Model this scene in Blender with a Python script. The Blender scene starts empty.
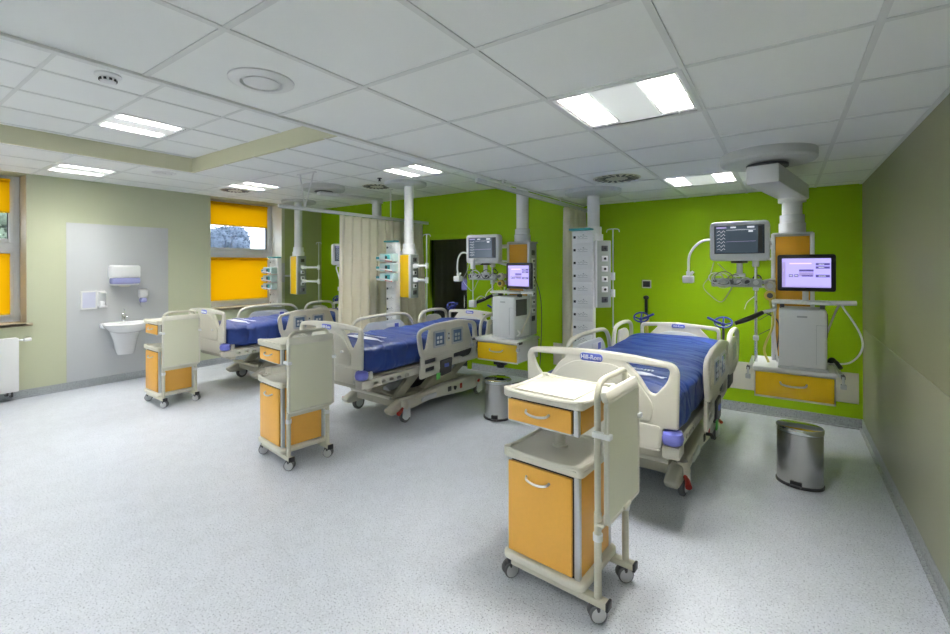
import bpy, bmesh, math, random
from math import sin, cos, pi, radians as R, sqrt, atan2
from mathutils import Vector as V, Matrix as M, noise
random.seed(7)
col = bpy.context.scene.collection
sc = bpy.context.scene

# ------------------------------------------------------------------ materials
MATS = {}
def mat(name, rgb, rough=.5, metal=0., emit=None, es=0., spec=.5, bump=0., bscale=60., var=0., vscale=6., trans=0., coat=0.):
    m = bpy.data.materials.new(name); m.use_nodes = True
    nt = m.node_tree; b = nt.nodes['Principled BSDF']
    b.inputs['Base Color'].default_value = (*rgb, 1)
    b.inputs['Roughness'].default_value = rough
    b.inputs['Metallic'].default_value = metal
    b.inputs['Specular IOR Level'].default_value = spec
    b.inputs['Coat Weight'].default_value = coat
    if emit: b.inputs['Emission Color'].default_value = (*emit, 1); b.inputs['Emission Strength'].default_value = es
    tc = nt.nodes.new('ShaderNodeTexCoord')
    if var:
        n = nt.nodes.new('ShaderNodeTexNoise'); n.inputs['Scale'].default_value = vscale; n.inputs['Detail'].default_value = 3
        nt.links.new(tc.outputs['Object'], n.inputs['Vector'])
        r = nt.nodes.new('ShaderNodeValToRGB')
        r.color_ramp.elements[0].position = .3; r.color_ramp.elements[1].position = .7
        r.color_ramp.elements[0].color = (*[max(0, c*(1-var)) for c in rgb], 1)
        r.color_ramp.elements[1].color = (*[min(1, c*(1+var)) for c in rgb], 1)
        nt.links.new(n.outputs['Fac'], r.inputs['Fac']); nt.links.new(r.outputs['Color'], b.inputs['Base Color'])
    if bump:
        n = nt.nodes.new('ShaderNodeTexNoise'); n.inputs['Scale'].default_value = bscale; n.inputs['Detail'].default_value = 4
        nt.links.new(tc.outputs['Object'], n.inputs['Vector'])
        bp = nt.nodes.new('ShaderNodeBump'); bp.inputs['Strength'].default_value = bump; bp.inputs['Distance'].default_value = .01
        nt.links.new(n.outputs['Fac'], bp.inputs['Height']); nt.links.new(bp.outputs['Normal'], b.inputs['Normal'])
    MATS[name] = m
    return m

def speckle(name, base, dark, light, scale, th, rough):
    m = mat(name, base, rough); nt = m.node_tree; b = nt.nodes['Principled BSDF']
    tc = nt.nodes.new('ShaderNodeTexCoord')
    def nz(s, d=1., off=0):
        mp = nt.nodes.new('ShaderNodeMapping'); mp.inputs['Location'].default_value = (off, off*.7, off*.3)
        n = nt.nodes.new('ShaderNodeTexNoise'); n.inputs['Scale'].default_value = s; n.inputs['Detail'].default_value = d
        nt.links.new(tc.outputs['Object'], mp.inputs['Vector']); nt.links.new(mp.outputs['Vector'], n.inputs['Vector']); return n
    def ramp(src, a, c):
        r = nt.nodes.new('ShaderNodeValToRGB'); r.color_ramp.elements[0].position = a; r.color_ramp.elements[1].position = c
        nt.links.new(src, r.inputs['Fac']); return r
    def mix(f, a, c):
        x = nt.nodes.new('ShaderNodeMix'); x.data_type = 'RGBA'
        nt.links.new(f, x.inputs['Factor'])
        for s, v in ((6, a), (7, c)):
            if isinstance(v, tuple): x.inputs[s].default_value = (*v, 1)
            else: nt.links.new(v, x.inputs[s])
        return x.outputs[2]
    c0 = mix(ramp(nz(9, 3, 5).outputs['Fac'], .35, .65).outputs['Color'], tuple(c*.95 for c in base), tuple(min(1, c*1.04) for c in base))
    c1 = mix(ramp(nz(scale*.8, 2, 11).outputs['Fac'], .56, .62).outputs['Color'], c0, light)
    c2 = mix(ramp(nz(scale, 1.5, 3).outputs['Fac'], th, th+.035).outputs['Color'], c1, dark)
    nt.links.new(c2, b.inputs['Base Color'])
    return m

floor_m = speckle('vinyl_floor', (.575, .605, .67), (.30, .33, .385), (.64, .675, .73), 120, .60, .36)
cove_m = speckle('vinyl_cove', (.38, .41, .43), (.24, .26, .28), (.46, .49, .51), 110, .58, .4)
ceil_m = mat('ceiling_tile', (.90, .92, .90), .9, bump=.12, bscale=180, spec=.2)
tbar_m = mat('tee_bar', (.76, .78, .76), .5)
gap_m = mat('dark_gap', (.03, .03, .03), .8)
step_m = mat('beige_fascia', (.66, .65, .46), .8)
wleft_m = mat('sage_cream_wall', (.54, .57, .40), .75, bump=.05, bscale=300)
wright_m = mat('shaded_beige_wall', (.295, .30, .175), .55, bump=.05, bscale=300)  # beige darkened in the colour itself for the dim light on this wall
wright2_m = mat('shaded_beige_guard', (.335, .34, .235), .45)  # lower field, its shade put into the colour as well
green_m = mat('green_wall', (.29, .50, .001), .6, spec=.22, bump=.05, bscale=300)
olive_m = mat('olive_wall', (.40, .45, .20), .6)
cream_m = mat('cream_plastic', (.72, .70, .60), .38)
creamd_m = mat('cream_metal', (.62, .60, .49), .42)
panel_m = mat('cream_laminate', (.72, .72, .56), .4)
bed_m = mat('bed_plastic', (.66, .64, .55), .38)
bedf_m = mat('bed_frame_metal', (.50, .48, .38), .45)
bedgrey_m = mat('bed_light_grey', (.62, .65, .66), .4)
white_m = mat('white_plastic', (.80, .81, .81), .32)
whitem_m = mat('white_metal', (.76, .77, .77), .35)
grey_m = mat('grey_plastic', (.46, .48, .49), .4)
lgrey_m = mat('light_grey_plastic', (.64, .66, .68), .38)
disc_m = mat('pendant_disc', (.60, .62, .61), .5)
dark_m = mat('black_plastic', (.012, .012, .014), .35)
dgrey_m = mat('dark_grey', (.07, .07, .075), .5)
orange_m = mat('orange_laminate', (.88, .46, .07), .4, var=.015, vscale=60)
yellow_m = mat('yellow_panel', (.85, .55, .0), .35)
amber_m = mat('amber_panel', (.62, .31, .01), .4)
alu_m = mat('aluminium', (.62, .64, .66), .32, .85)
chrome_m = mat('chrome', (.75, .76, .78), .12, 1.)
steel_m = mat('brushed_steel', (.52, .52, .50), .24, 1.)
lid_m = mat('polished_lid', (.70, .72, .70), .10, 1.)
blue_m = mat('mattress_blue', (.012, .038, .20), .42, bump=.15, bscale=14)
badge_m = mat('badge_blue', (.13, .17, .60), .4)
bump_m = mat('bumper_blue', (.18, .20, .66), .4)
navy_m = mat('handle_navy', (.03, .045, .25), .45)
letter_m = mat('white_lettering', (.85, .87, .92), .5)
teal_m = mat('teal_plastic', (.05, .34, .36), .4)
tealp_m = mat('pale_teal_plastic', (.50, .66, .66), .4)
red_m = mat('pedal_red', (.50, .035, .02), .4)
greent_m = mat('tag_green', (.10, .50, .08), .5)
tyre_m = mat('tyre_grey', (.14, .145, .15), .6)
hub_m = mat('wheel_hub', (.55, .56, .57), .4)
curtain_m = mat('curtain_cloth', (.84, .79, .63), .9, bump=.2, bscale=400)
porcelain_m = mat('porcelain', (.82, .83, .84), .12, coat=.5)
splash_m = mat('white_splash_panel', (.57, .59, .60), .25)
lilac_m = mat('lilac_plastic', (.36, .38, .66), .25)
upvc_m = mat('window_upvc', (.82, .85, .88), .35)
sill_m = mat('window_sill', (.48, .42, .30), .5)
tube_m = mat('lamp_tube', (1, 1, 1), .5, emit=(1, .985, .95), es=62.)
refl_m = mat('lamp_centre', (.82, .84, .83), .5, emit=(.95, 1, .98), es=.16)
bark_m = mat('bark', (.12, .09, .06), .9)
leafA_m = mat('hazed_leaves_far', (.10, .135, .18), .8)  # blue-grey of distant haze mixed into the leaf colour
leafB_m = mat('leaves_near', (.17, .22, .15), .8, var=.4, vscale=3)
pale_ground_m = mat('bounce_ground', (.42, .42, .40), .9, var=.1, vscale=1)  # unseen ground made pale to bounce daylight up to the ceiling
gold_m = mat('brass_yellow', (.62, .46, .10), .35, .3)
hose_m = mat('yellow_hose', (.55, .50, .10), .5)
screenL_m = mat('lilac_screen', (.05, .05, .1), .2, emit=(.47, .42, .98), es=.55)
screenD_m = mat('monitor_screen', (.03, .045, .06), .15, emit=(.05, .07, .09), es=.35)
uiw_m = mat('screen_white', (.1, .1, .1), .4, emit=(.75, .8, .9), es=.45)
uil_m = mat('screen_lilac_mark', (.1, .1, .1), .4, emit=(.42, .34, .75), es=.4)
uid_m = mat('screen_dark_mark', (.02, .02, .06), .4, emit=(.09, .07, .28), es=.5)
uip_m = mat('screen_pink', (.1, .1, .1), .4, emit=(.85, .60, .80), es=.55)
dirt_m = mat('socket_green_grey', (.34, .38, .34), .45)
bedscr_m = mat('bed_display', (.06, .10, .16), .15, emit=(.10, .16, .28), es=.1)

blade_m = mat('louvre_blade', (.72, .72, .70), .35, .3)
revA_m = mat('pale_reveal', (.70, .70, .62), .6)
def blind_mat():
    m = bpy.data.materials.new('yellow_blind_fabric'); m.use_nodes = True; nt = m.node_tree; nt.nodes.clear()
    o = nt.nodes.new('ShaderNodeOutputMaterial'); d = nt.nodes.new('ShaderNodeBsdfDiffuse'); t = nt.nodes.new('ShaderNodeBsdfTranslucent')
    x = nt.nodes.new('ShaderNodeMixShader'); x.inputs[0].default_value = .5
    d.inputs[0].default_value = (.90, .56, .012, 1); t.inputs[0].default_value = (.97, .70, .016, 1)
    nt.links.new(d.outputs[0], x.inputs[1]); nt.links.new(t.outputs[0], x.inputs[2]); nt.links.new(x.outputs[0], o.inputs[0]); return m
blind_m = blind_mat()
def glass_mat(name, tint, refl=.08):
    m = bpy.data.materials.new(name); m.use_nodes = True; nt = m.node_tree; nt.nodes.clear()
    o = nt.nodes.new('ShaderNodeOutputMaterial'); t = nt.nodes.new('ShaderNodeBsdfTransparent'); g = nt.nodes.new('ShaderNodeBsdfGlossy')
    t.inputs[0].default_value = (*tint, 1); g.inputs['Roughness'].default_value = .02
    x = nt.nodes.new('ShaderNodeMixShader'); x.inputs[0].default_value = refl
    nt.links.new(t.outputs[0], x.inputs[1]); nt.links.new(g.outputs[0], x.inputs[2]); nt.links.new(x.outputs[0], o.inputs[0]); return m
glass_m = glass_mat('window_glass', (.95, .97, 1.), .05)
dglass_m = glass_mat('door_glass', (.55, .58, .6), .16)

# ------------------------------------------------------------------ mesh builder
def rpoly(pts, seg=5):
    """polygon with rounded corners: pts = (x, y, r)"""
    out = []; n = len(pts)
    for i in range(n):
        x, y, r = pts[i]; p = V((x, y)); a = V(pts[i-1][:2]); b = V(pts[(i+1) % n][:2])
        if r <= 0: out.append((x, y)); continue
        d1 = (a-p); d2 = (b-p); l1, l2 = d1.length, d2.length; d1 /= l1; d2 /= l2
        r = min(r, l1*.49, l2*.49)
        p1 = p+d1*r; p2 = p+d2*r
        for k in range(seg+1):
            t = k/seg; q = p1*(1-t)**2+p*2*t*(1-t)+p2*t*t; out.append((q.x, q.y))
    return out
def catmull(pts, n=6, cyc=False):
    P = [V(p) for p in pts]; m = len(P); out = []
    rng = range(m) if cyc else range(m-1)
    for i in rng:
        p0 = P[i-1] if (cyc or i > 0) else P[0]*2-P[1]
        p1 = P[i]; p2 = P[(i+1) % m]
        p3 = P[(i+2) % m] if (cyc or i+2 < m) else P[-1]*2-P[-2]
        for k in range(n):
            t = k/n
            out.append(.5*((2*p1)+(p2-p0)*t+(2*p0-5*p1+4*p2-p3)*t*t+(3*p1-p0-3*p2+p3)*t**3))
    if not cyc: out.append(P[-1])
    return out
AX = {'xz': M(((1,0,0,0),(0,0,-1,0),(0,1,0,0),(0,0,0,1))),   # drawn in x,z ; thickness along y
      'yz': M(((0,0,1,0),(1,0,0,0),(0,1,0,0),(0,0,0,1))),    # drawn in y,z ; thickness along x
      'xy': M.Identity(4)}
class MB:
    def __init__(s): s.bm = bmesh.new(); s.mats = []
    def mi(s, m):
        if m not in s.mats: s.mats.append(m)
        return s.mats.index(m)
    def merge(s, me, m, mw=None):
        if mw is not None: me.transform(mw)
        k = s.mi(m)
        for p in me.polygons: p.material_index = k; 
        s.bm.from_mesh(me); bpy.data.meshes.remove(me)
        return s
    def merge_bm(s, b, m, mw=None):
        bmesh.ops.recalc_face_normals(b, faces=b.faces)
        me = bpy.data.meshes.new('t'); b.to_mesh(me); b.free(); return s.merge(me, m, mw)
    def box(s, x0, x1, y0, y1, z0, z1, m, bev=.004, seg=2, mw=None):
        b = bmesh.new(); bmesh.ops.create_cube(b, size=1)
        for v in b.verts: v.co = V(((x0+x1)/2+v.co.x*(x1-x0), (y0+y1)/2+v.co.y*(y1-y0), (z0+z1)/2+v.co.z*(z1-z0)))
        bev = min(bev, .45*min(abs(x1-x0), abs(y1-y0), abs(z1-z0)))
        if bev > 0: bmesh.ops.bevel(b, geom=list(b.edges), offset=bev, segments=seg, affect='EDGES', profile=.5)
        return s.merge_bm(b, m, mw)
    def cyl(s, p0, p1, r, m, r2=None, seg=20, bev=0.):
        p0, p1 = V(p0), V(p1); d = p1-p0; L = d.length; r2 = r if r2 is None else r2
        prof = [(0, 0), (r-bev, 0), (r, bev), (r2, L-bev), (r2-bev, L), (0, L)] if bev else [(0, 0), (r, 0), (r2, L), (0, L)]
        return s.lathe(prof, m, seg, M.Translation(p0) @ d.to_track_quat('Z', 'Y').to_matrix().to_4x4())
    def lathe(s, prof, m, seg=28, mw=None, sx=1., sy=1.):
        b = bmesh.new(); rings = []
        for r, z in prof:
            if r < 1e-6: rings.append([b.verts.new((0, 0, z))])
            else: rings.append([b.verts.new((r*sx*cos(2*pi*k/seg), r*sy*sin(2*pi*k/seg), z)) for k in range(seg)])
        for a, c in zip(rings, rings[1:]):
            for k in range(seg):
                k2 = (k+1) % seg
                if len(a) == 1 and len(c) == 1: continue
                if len(a) == 1: b.faces.new((a[0], c[k2], c[k]))
                elif len(c) == 1: b.faces.new((a[k], a[k2], c[0]))
                else: b.faces.new((a[k], a[k2], c[k2], c[k]))
        return s.merge_bm(b, m, mw)
    def tube(s, pts, r, m, seg=10, cyc=False, smooth=0, rr=None):
        P = catmull(pts, smooth, cyc) if smooth else [V(p) for p in pts]
        n = len(P); b = bmesh.new(); rings = []; nrm = None
        for i in range(n):
            if cyc: t = (P[(i+1) % n]-P[i-1])
            else: t = P[min(i+1, n-1)]-P[max(i-1, 0)]
            t.normalize()
            if nrm is None:
                nrm = t.orthogonal().normalized()
            nrm = (nrm-t*nrm.dot(t)).normalized(); bi = t.cross(nrm)
            q = r if rr is None else r*rr(i/(n-1))
            rings.append([b.verts.new(P[i]+nrm*q*cos(2*pi*k/seg)+bi*q*sin(2*pi*k/seg)) for k in range(seg)])
        for i in range(n if cyc else n-1):
            a, c = rings[i], rings[(i+1) % n]
            for k in range(seg): b.faces.new((a[k], a[(k+1) % seg], c[(k+1) % seg], c[k]))
        if not cyc: b.faces.new(rings[0][::-1]); b.faces.new(rings[-1])
        return s.merge_bm(b, m)
    def plate(s, outline, holes, th, m, ax='xz', off=0., bev=.004, mw=None):
        """flat plate drawn in a plane with openings, centred on off along its thickness"""
        cu = bpy.data.curves.new('c', 'CURVE'); cu.dimensions = '2D'; cu.fill_mode = 'BOTH'
        cu.extrude = max(th/2-bev, .0002); cu.bevel_depth = bev; cu.bevel_resolution = 2; cu.offset = -bev
        for pl in [outline]+list(holes):
            sp = cu.splines.new('POLY'); sp.points.add(len(pl)-1)
            for q, p in zip(sp.points, pl): q.co = (p[0], p[1], 0, 1)
            sp.use_cyclic_u = True
        ob = bpy.data.objects.new('c', cu); me = bpy.data.meshes.new_from_object(ob)
        bpy.data.objects.remove(ob); bpy.data.curves.remove(cu)
        me.transform(AX[ax]); d = {'xz': V((0, off, 0)), 'yz': V((off, 0, 0)), 'xy': V((0, 0, off))}[ax]
        me.transform(M.Translation(d))
        return s.merge(me, m, mw)
    def text(s, body, size, m, mw, ext=.0015):
        cu = bpy.data.curves.new('t', 'FONT'); cu.body = body; cu.size = size; cu.extrude = ext; cu.align_x = 'CENTER'; cu.align_y = 'CENTER'; cu.offset = size*.012
        ob = bpy.data.objects.new('t', cu); me = bpy.data.meshes.new_from_object(ob)
        bpy.data.objects.remove(ob); bpy.data.curves.remove(cu)
        return s.merge(me, m, mw)
    def sphere(s, c, r, m, sc_=(1, 1, 1), seg=16):
        b = bmesh.new(); bmesh.ops.create_uvsphere(b, u_segments=seg, v_segments=seg//2+2, radius=r)
        return s.merge_bm(b, m, M.Translation(V(c)) @ M.Diagonal((*sc_, 1)))
    def quad(s, *p, m):
        b = bmesh.new(); b.faces.new([b.verts.new(q) for q in p]); me = bpy.data.meshes.new('t'); b.to_mesh(me); b.free(); return s.merge(me, m)
    def obj(s, name, parent=None, label=None, ang=35, smooth=True, loc=None, rotz=0):
        me = bpy.data.meshes.new(name)
        bmesh.ops.remove_doubles(s.bm, verts=s.bm.verts, dist=1e-5)
        s.bm.to_mesh(me); s.bm.free()
        for m in s.mats: me.materials.append(m)
        if smooth:
            for p in me.polygons: p.use_smooth = True
            me.set_sharp_from_angle(angle=R(ang))
        o = bpy.data.objects.new(name, me); col.objects.link(o)
        if parent: o.parent = parent
        if label: o['label'] = label
        if loc: o.location = loc
        if rotz: o.rotation_euler.z = R(rotz)
        return o

def thing(name, label, cat, loc=(0, 0, 0), rotz=0, group=None):
    o = bpy.data.objects.new(name, None); col.objects.link(o); o.empty_display_size = .1
    o.location = loc; o.rotation_euler.z = R(rotz); return tag(o, label, cat, group)
def tag(o, label, cat, group=None):
    o['label'] = label; o['category'] = cat
    if group: o['group'] = group
    return o
def struct(o, label=None):
    o['kind'] = 'structure'
    if label: o['label'] = label
    return o
KIDS = {}
def kids(o): return [c for c in bpy.data.objects if c.parent == o]
def dup(root, loc, rotz, label, drop=()):
    def rec(o, parent):
        c = o.copy(); col.objects.link(c); c.parent = parent
        for k in kids(o):
            if k.name.split('.')[0] not in drop: rec(k, c)
        return c
    r = rec(root, None); r.location = loc; r.rotation_euler.z = R(rotz); r['label'] = label
    return r

# ------------------------------------------------------------------ room
XL, XR, YF, YB = -7.77, .631, 5.776, -2.6
Z1, Z2, Z3 = 2.411, 2.948, 2.784
XG, BX, BY = -2.211, -6.008, 2.598
TOP = 3.1
def slab_with_holes(mb, x0, x1, y0, y1, z0, z1, holes, m):
    xs = sorted({x0, x1, *[h[0] for h in holes], *[h[1] for h in holes]}); ys = sorted({y0, y1, *[h[2] for h in holes], *[h[3] for h in holes]})
    xs = [x for x in xs if x0 <= x <= x1]; ys = [y for y in ys if y0 <= y <= y1]
    for a, b in zip(xs, xs[1:]):
        for c, d in zip(ys, ys[1:]):
            cx, cy = (a+b)/2, (c+d)/2
            if any(h[0] < cx < h[1] and h[2] < cy < h[3] for h in holes): continue
            mb.box(a, b, c, d, z0, z1, m, 0)
b = MB(); b.box(XL-.4, XR+.2, YB-.2, YF+.2, -.12, 0, floor_m, 0); struct(b.obj('floor', smooth=False))
# light fixtures: x0, y0, ceiling height
LT = [(-.938, 1.964, Z1), (-.938, 4.364, Z1), (-5.324, 1.428, Z2), (-7.29, 1.493, Z3), (-6.66, 3.29, Z3), (-4.05, 3.85, Z3),
      (-.938, -.436, Z1), (-5.324, -1.0, Z2), (-3.2, -.4, Z2)]
def holes_for(z): return [(x, x+.6, y, y+.6) for x, y, zz in LT if zz == z]
CT = .05
b = MB(); slab_with_holes(b, XG, XR, YB, YF, Z1, Z1+CT, holes_for(Z1), ceil_m); struct(b.obj('ceiling', smooth=False), 'lower tiled ceiling above the nearest bed')
b = MB(); slab_with_holes(b, BX, XG, YB, BY, Z2, Z2+CT, holes_for(Z2), ceil_m); struct(b.obj('ceiling', smooth=False), 'raised tiled ceiling bay')
b = MB(); slab_with_holes(b, XL, BX, YB, BY, Z3, Z3+CT, holes_for(Z3), ceil_m)
slab_with_holes(b, XL, XG, BY, YF, Z3, Z3+CT, holes_for(Z3), ceil_m); struct(b.obj('ceiling', smooth=False), 'tiled ceiling over the two far beds')
b = MB(); b.box(XL-.2, XR+.2, YB-.2, YF+.2, TOP, TOP+.1, dgrey_m, 0); struct(b.obj('ceiling', smooth=False), 'slab above the suspended ceiling')
# tee bars
def bars(xs, ys, x0, x1, y0, y1, z, holes, w=.024):
    b = MB()
    def cut(lo, hi, segs):
        out = [(lo, hi)]
        for a, c in segs:
            nx = []
            for p, q in out:
                if c <= p or a >= q: nx.append((p, q)); continue
                if a > p: nx.append((p, a))
                if c < q: nx.append((c, q))
            out = nx
        return out
    for x in xs:
        for p, q in cut(y0, y1, [(h[2], h[3]) for h in holes if h[0]+.02 < x < h[1]-.02]): b.box(x-w/2, x+w/2, p, q, z-.005, z+.003, tbar_m, 0)
    for y in ys:
        for p, q in cut(x0, x1, [(h[0], h[1]) for h in holes if h[2]+.02 < y < h[3]-.02]): b.box(p, q, y-w/2, y+w/2, z-.004, z+.003, tbar_m, 0)
    return b
fr = lambda a, s, lo, hi: [a+s*i for i in range(-20, 25) if lo < a+s*i < hi]
b = bars(fr(.262, .6, XG+.1, XR), fr(1.364, .6, YB, YF), XG, XR, YB, YF, Z1, holes_for(Z1))
b.box(XG-.004, XG+.03, YB, YF, Z1-.012, Z1+.01, tbar_m, 0)
b.box(XR-.022, XR, YB, YF, Z1-.006, Z1, tbar_m, 0); struct(b.obj('trim_1', smooth=False), 'tee bar grid of the lower ceiling')
b = bars(fr(-4.124, .6, BX, XG), fr(1.428, .6, YB, BY), BX, XG, YB, BY, Z2, holes_for(Z2)); struct(b.obj('trim_2', smooth=False), 'tee bar grid of the raised ceiling bay')
b = bars([-7.29, -6.69, -6.09], fr(1.493, .6, YB, BY), XL, BX, YB, BY, Z3, holes_for(Z3))
b2 = bars([-7.29, -6.69, -6.09, -5.25, -4.65, -4.05, -3.45, -2.85], [3.29, 3.89, 4.49, 5.09, 5.69], XL, XG, BY, YF, Z3, holes_for(Z3))
me = bpy.data.meshes.new('t'); b2.bm.to_mesh(me); b2.bm.free(); b.merge(me, tbar_m)
struct(b.obj('trim_3', smooth=False), 'tee bar grid over the far beds')
b = MB(); b.box(BX-.03, BX+.005, YB, BY+.03, Z3-.003, Z2+.05, step_m, 0); b.box(BX, XG, BY-.005, BY+.03, Z3-.003, Z2+.05, step_m, 0)
struct(b.obj('trim_4', smooth=False), 'beige fascia around the raised ceiling bay')
b = MB(); b.box(XG, XG+.02, YB, YF, Z1+.012, Z2+.1, ceil_m, 0); struct(b.obj('trim_5', smooth=False), 'upstand at the edge of the lower ceiling')
# walls
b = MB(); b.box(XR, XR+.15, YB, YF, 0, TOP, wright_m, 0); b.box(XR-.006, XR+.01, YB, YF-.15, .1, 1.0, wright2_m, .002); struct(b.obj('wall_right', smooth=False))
b = MB(); slab = [(-4.94, -4.04, 0., 2.13)]
for a, c, z0, z1 in ((XL-.3, -4.94, 0, TOP), (-4.04, XR+.15, 0, TOP), (-4.94, -4.04, 2.13, TOP)): b.box(a, c, YF, YF+.15, z0, z1, green_m, 0)
struct(b.obj('wall_back', smooth=False), 'bright green wall behind the beds')
b = MB()
for a, c, z0, z1 in ((XL-.5, -6.4, 0, TOP), (-3.6, XR+.15, 0, TOP), (-6.4, -3.6, 0, .9), (-6.4, -3.6, 2.35, TOP)): b.box(a, c, YB-.15, YB, z0, z1, wleft_m, 0)
struct(b.obj('wall_front', smooth=False))
b = MB()
for a, c, z0, z1 in ((-6.4, -6.33, .9, 2.35), (-3.67, -3.6, .9, 2.35), (-5.04, -4.96, .9, 2.35), (-6.4, -3.6, .9, .97), (-6.4, -3.6, 2.28, 2.35)): b.box(a, c, YB-.12, YB-.05, z0, z1, upvc_m, .004)
b.box(-6.33, -3.67, YB-.09, YB-.08, .97, 2.28, glass_m, 0)
struct(b.obj('window_4', smooth=False), 'unseen window added behind the viewer to let in more light')  # added out of view so that daylight brightens the ceiling
b = MB(); W = [(-1.9, -.4), (.0, 1.45), (3.63, 4.9)]; Y0 = YB
ZB, ZT = .92, 2.775
for a, c in W:
    b.box(XL-.5, XL, Y0, a, 0, TOP, wleft_m, 0); b.box(XL-.5, XL, a, c, 0, ZB, wleft_m, 0); b.box(XL-.5, XL, a, c, ZT, TOP, wleft_m, 0); Y0 = c
b.box(XL-.5, XL, Y0, YF, 0, TOP, wleft_m, 0)
struct(b.obj('wall_left', smooth=False), 'sage cream window wall')
b = MB(); b.box(XL, XL+.003, 4.96, YF, .1, Z3, olive_m, 0); struct(b.obj('trim_6', smooth=False), 'olive painted field beside the far window')
def cove(name, pts):
    b = MB()
    for (x0, y0, x1, y1, nx, ny) in pts:
        b.box(min(x0, x1, x0+nx*.008, x1+nx*.008), max(x0, x1, x0+nx*.008, x1+nx*.008), min(y0, y1, y0+ny*.008, y1+ny*.008), max(y0, y1, y0+ny*.008, y1+ny*.008), 0, .1, cove_m, .002)
        b.box(min(x0, x1, x0+nx*.03, x1+nx*.03), max(x0, x1, x0+nx*.03, x1+nx*.03), min(y0, y1, y0+ny*.03, y1+ny*.03), max(y0, y1, y0+ny*.03, y1+ny*.03), 0, .012, cove_m, .004)
    struct(b.obj(name, smooth=False))
cove('baseboard_right', [(XR, YB, XR, YF, -1, 0)]); cove('baseboard_left', [(XL, YB, XL, YF, 1, 0)])
cove('baseboard_back', [(XL, YF, -4.95, YF, 0, -1), (-4.03, YF, XR, YF, 0, -1)])
# windows
def window(n, y0, y1, split):
    x = XL-.36
    def o(mb, nm, p, **k): return mb.obj(nm, p, **k)
    root = bpy.data.objects.new('window_%d' % n, None); col.objects.link(root); root['kind'] = 'structure'
    root.location = (x, (y0+y1)/2, ZB); W2 = (y1-y0)/2; H = ZT-ZB; sp = split-ZB
    b = MB(); t = .06
    for a, c, d, e in ((-W2, -W2+t, 0, H), (W2-t, W2, 0, H), (-W2+t, W2-t, 0, t), (-W2+t, W2-t, H-t, H), (-W2+t, W2-t, sp-.06, sp+.06)):
        b.box(-.035, .035, a, c, d, e, upvc_m, .005)
    b.obj('window_frame', root)
    b = MB(); s = .05
    for z0, z1 in ((t, sp-.06), (sp+.06, H-t)):
        for a, c, d, e in ((-W2+t, -W2+t+s, z0, z1), (W2-t-s, W2-t, z0, z1), (-W2+t+s, W2-t-s, z0, z0+s), (-W2+t+s, W2-t-s, z1-s, z1)):
            b.box(-.02, .055, a, c, d, e, upvc_m, .006)
    b.obj('sash', root)
    b = MB()
    for z0, z1 in ((t+s, sp-.06-s), (sp+.06+s, H-t-s)): b.box(.0, .012, -W2+t+s, W2-t-s, z0, z1, glass_m, 0)
    b.obj('pane', root)
    b = MB(); b.box(.0, .40, -W2-.0, W2+.0, -.03, .004, sill_m, .006); b.box(.355, .40, -W2-.05, W2+.05, -.032, .006, sill_m, .008); b.obj('window_sill', root, label='brown window sill')
    b = MB(); b.box(.036, .36, W2-.004, W2, 0, H, (revA_m if n == 2 else sill_m), 0); b.obj('reveal_lining', root, smooth=False)
    return root
window(1, W[1][0], W[1][1], 1.87); window(2, W[2][0], W[2][1], 1.84); window(3, W[0][0], W[0][1], 1.87)
def blind(y0, y1, z0, z1, label, chain=False):
    t = thing('roller_blind', label, 'blind', (XL-.28, (y0+y1)/2, z1), 0, None); w = (y1-y0)/2
    b = MB(); b.cyl((0, -w, -.03), (0, w, -.03), .022, blind_m); b.obj('roller', t)
    b = MB(); b.box(-.0015, .0015, -w, w, z0-z1+.01, -.03, blind_m, 0); b.obj('blind_fabric', t, smooth=False)
    b = MB(); b.box(-.006, .006, -w, w, z0-z1, z0-z1+.018, yellow_m, .003); b.obj('bottom_rail', t)
    if chain:
        b = MB(); b.tube([(0, w+.02, -.03), (.02, w+.03, -.5), (.03, w+.03, -.9), (.06, w+.06, -1.0), (.03, w+.1, -.9), (.02, w+.06, -.5), (0, w+.03, -.03)], .003, white_m, 6, smooth=6); b.obj('bead_chain', t, label='white bead chain')
blind(3.68, 4.78, 2.335, 2.75, 'short yellow roller blind above the open pane of the far window')
blind(3.68, 4.78, 1.03, 1.79, 'long yellow roller blind covering the lower half of the far window')
blind(.05, 1.35, 2.30, 2.74, 'short yellow roller blind at the top of the window at the left picture edge')
blind(.05, 1.35, 1.02, 1.80, 'long yellow roller blind over the radiator at the left picture edge', True)
# doorway in the green wall
root = bpy.data.objects.new('door_1', None); col.objects.link(root); root['kind'] = 'structure'; root.location = (-4.49, YF, 0)
b = MB()
for a, c, z0, z1 in ((-.45, -.38, 0, 2.13), (.38, .45, 0, 2.13), (-.38, .38, 2.05, 2.13)): b.box(a, c, -.025, .1, z0, z1, green_m, .004)
b.obj('door_frame', root)
b = MB(); b.box(-.378, .378, .03, .042, .02, 2.05, dglass_m, 0); b.obj('pane', root, smooth=False)
b = MB(); b.box(.30, .32, .0, .028, .95, 1.15, chrome_m, .005); b.obj('door_handle', root)
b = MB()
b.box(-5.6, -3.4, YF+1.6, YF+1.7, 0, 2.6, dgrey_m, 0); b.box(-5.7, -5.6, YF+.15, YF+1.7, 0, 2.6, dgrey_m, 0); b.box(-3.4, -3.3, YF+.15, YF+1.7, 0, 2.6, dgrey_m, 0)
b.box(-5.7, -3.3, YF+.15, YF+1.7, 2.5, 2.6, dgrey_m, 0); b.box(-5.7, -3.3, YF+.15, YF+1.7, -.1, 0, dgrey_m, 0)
struct(b.obj('wall_far_room', smooth=False), 'unlit room beyond the glass door')
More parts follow.
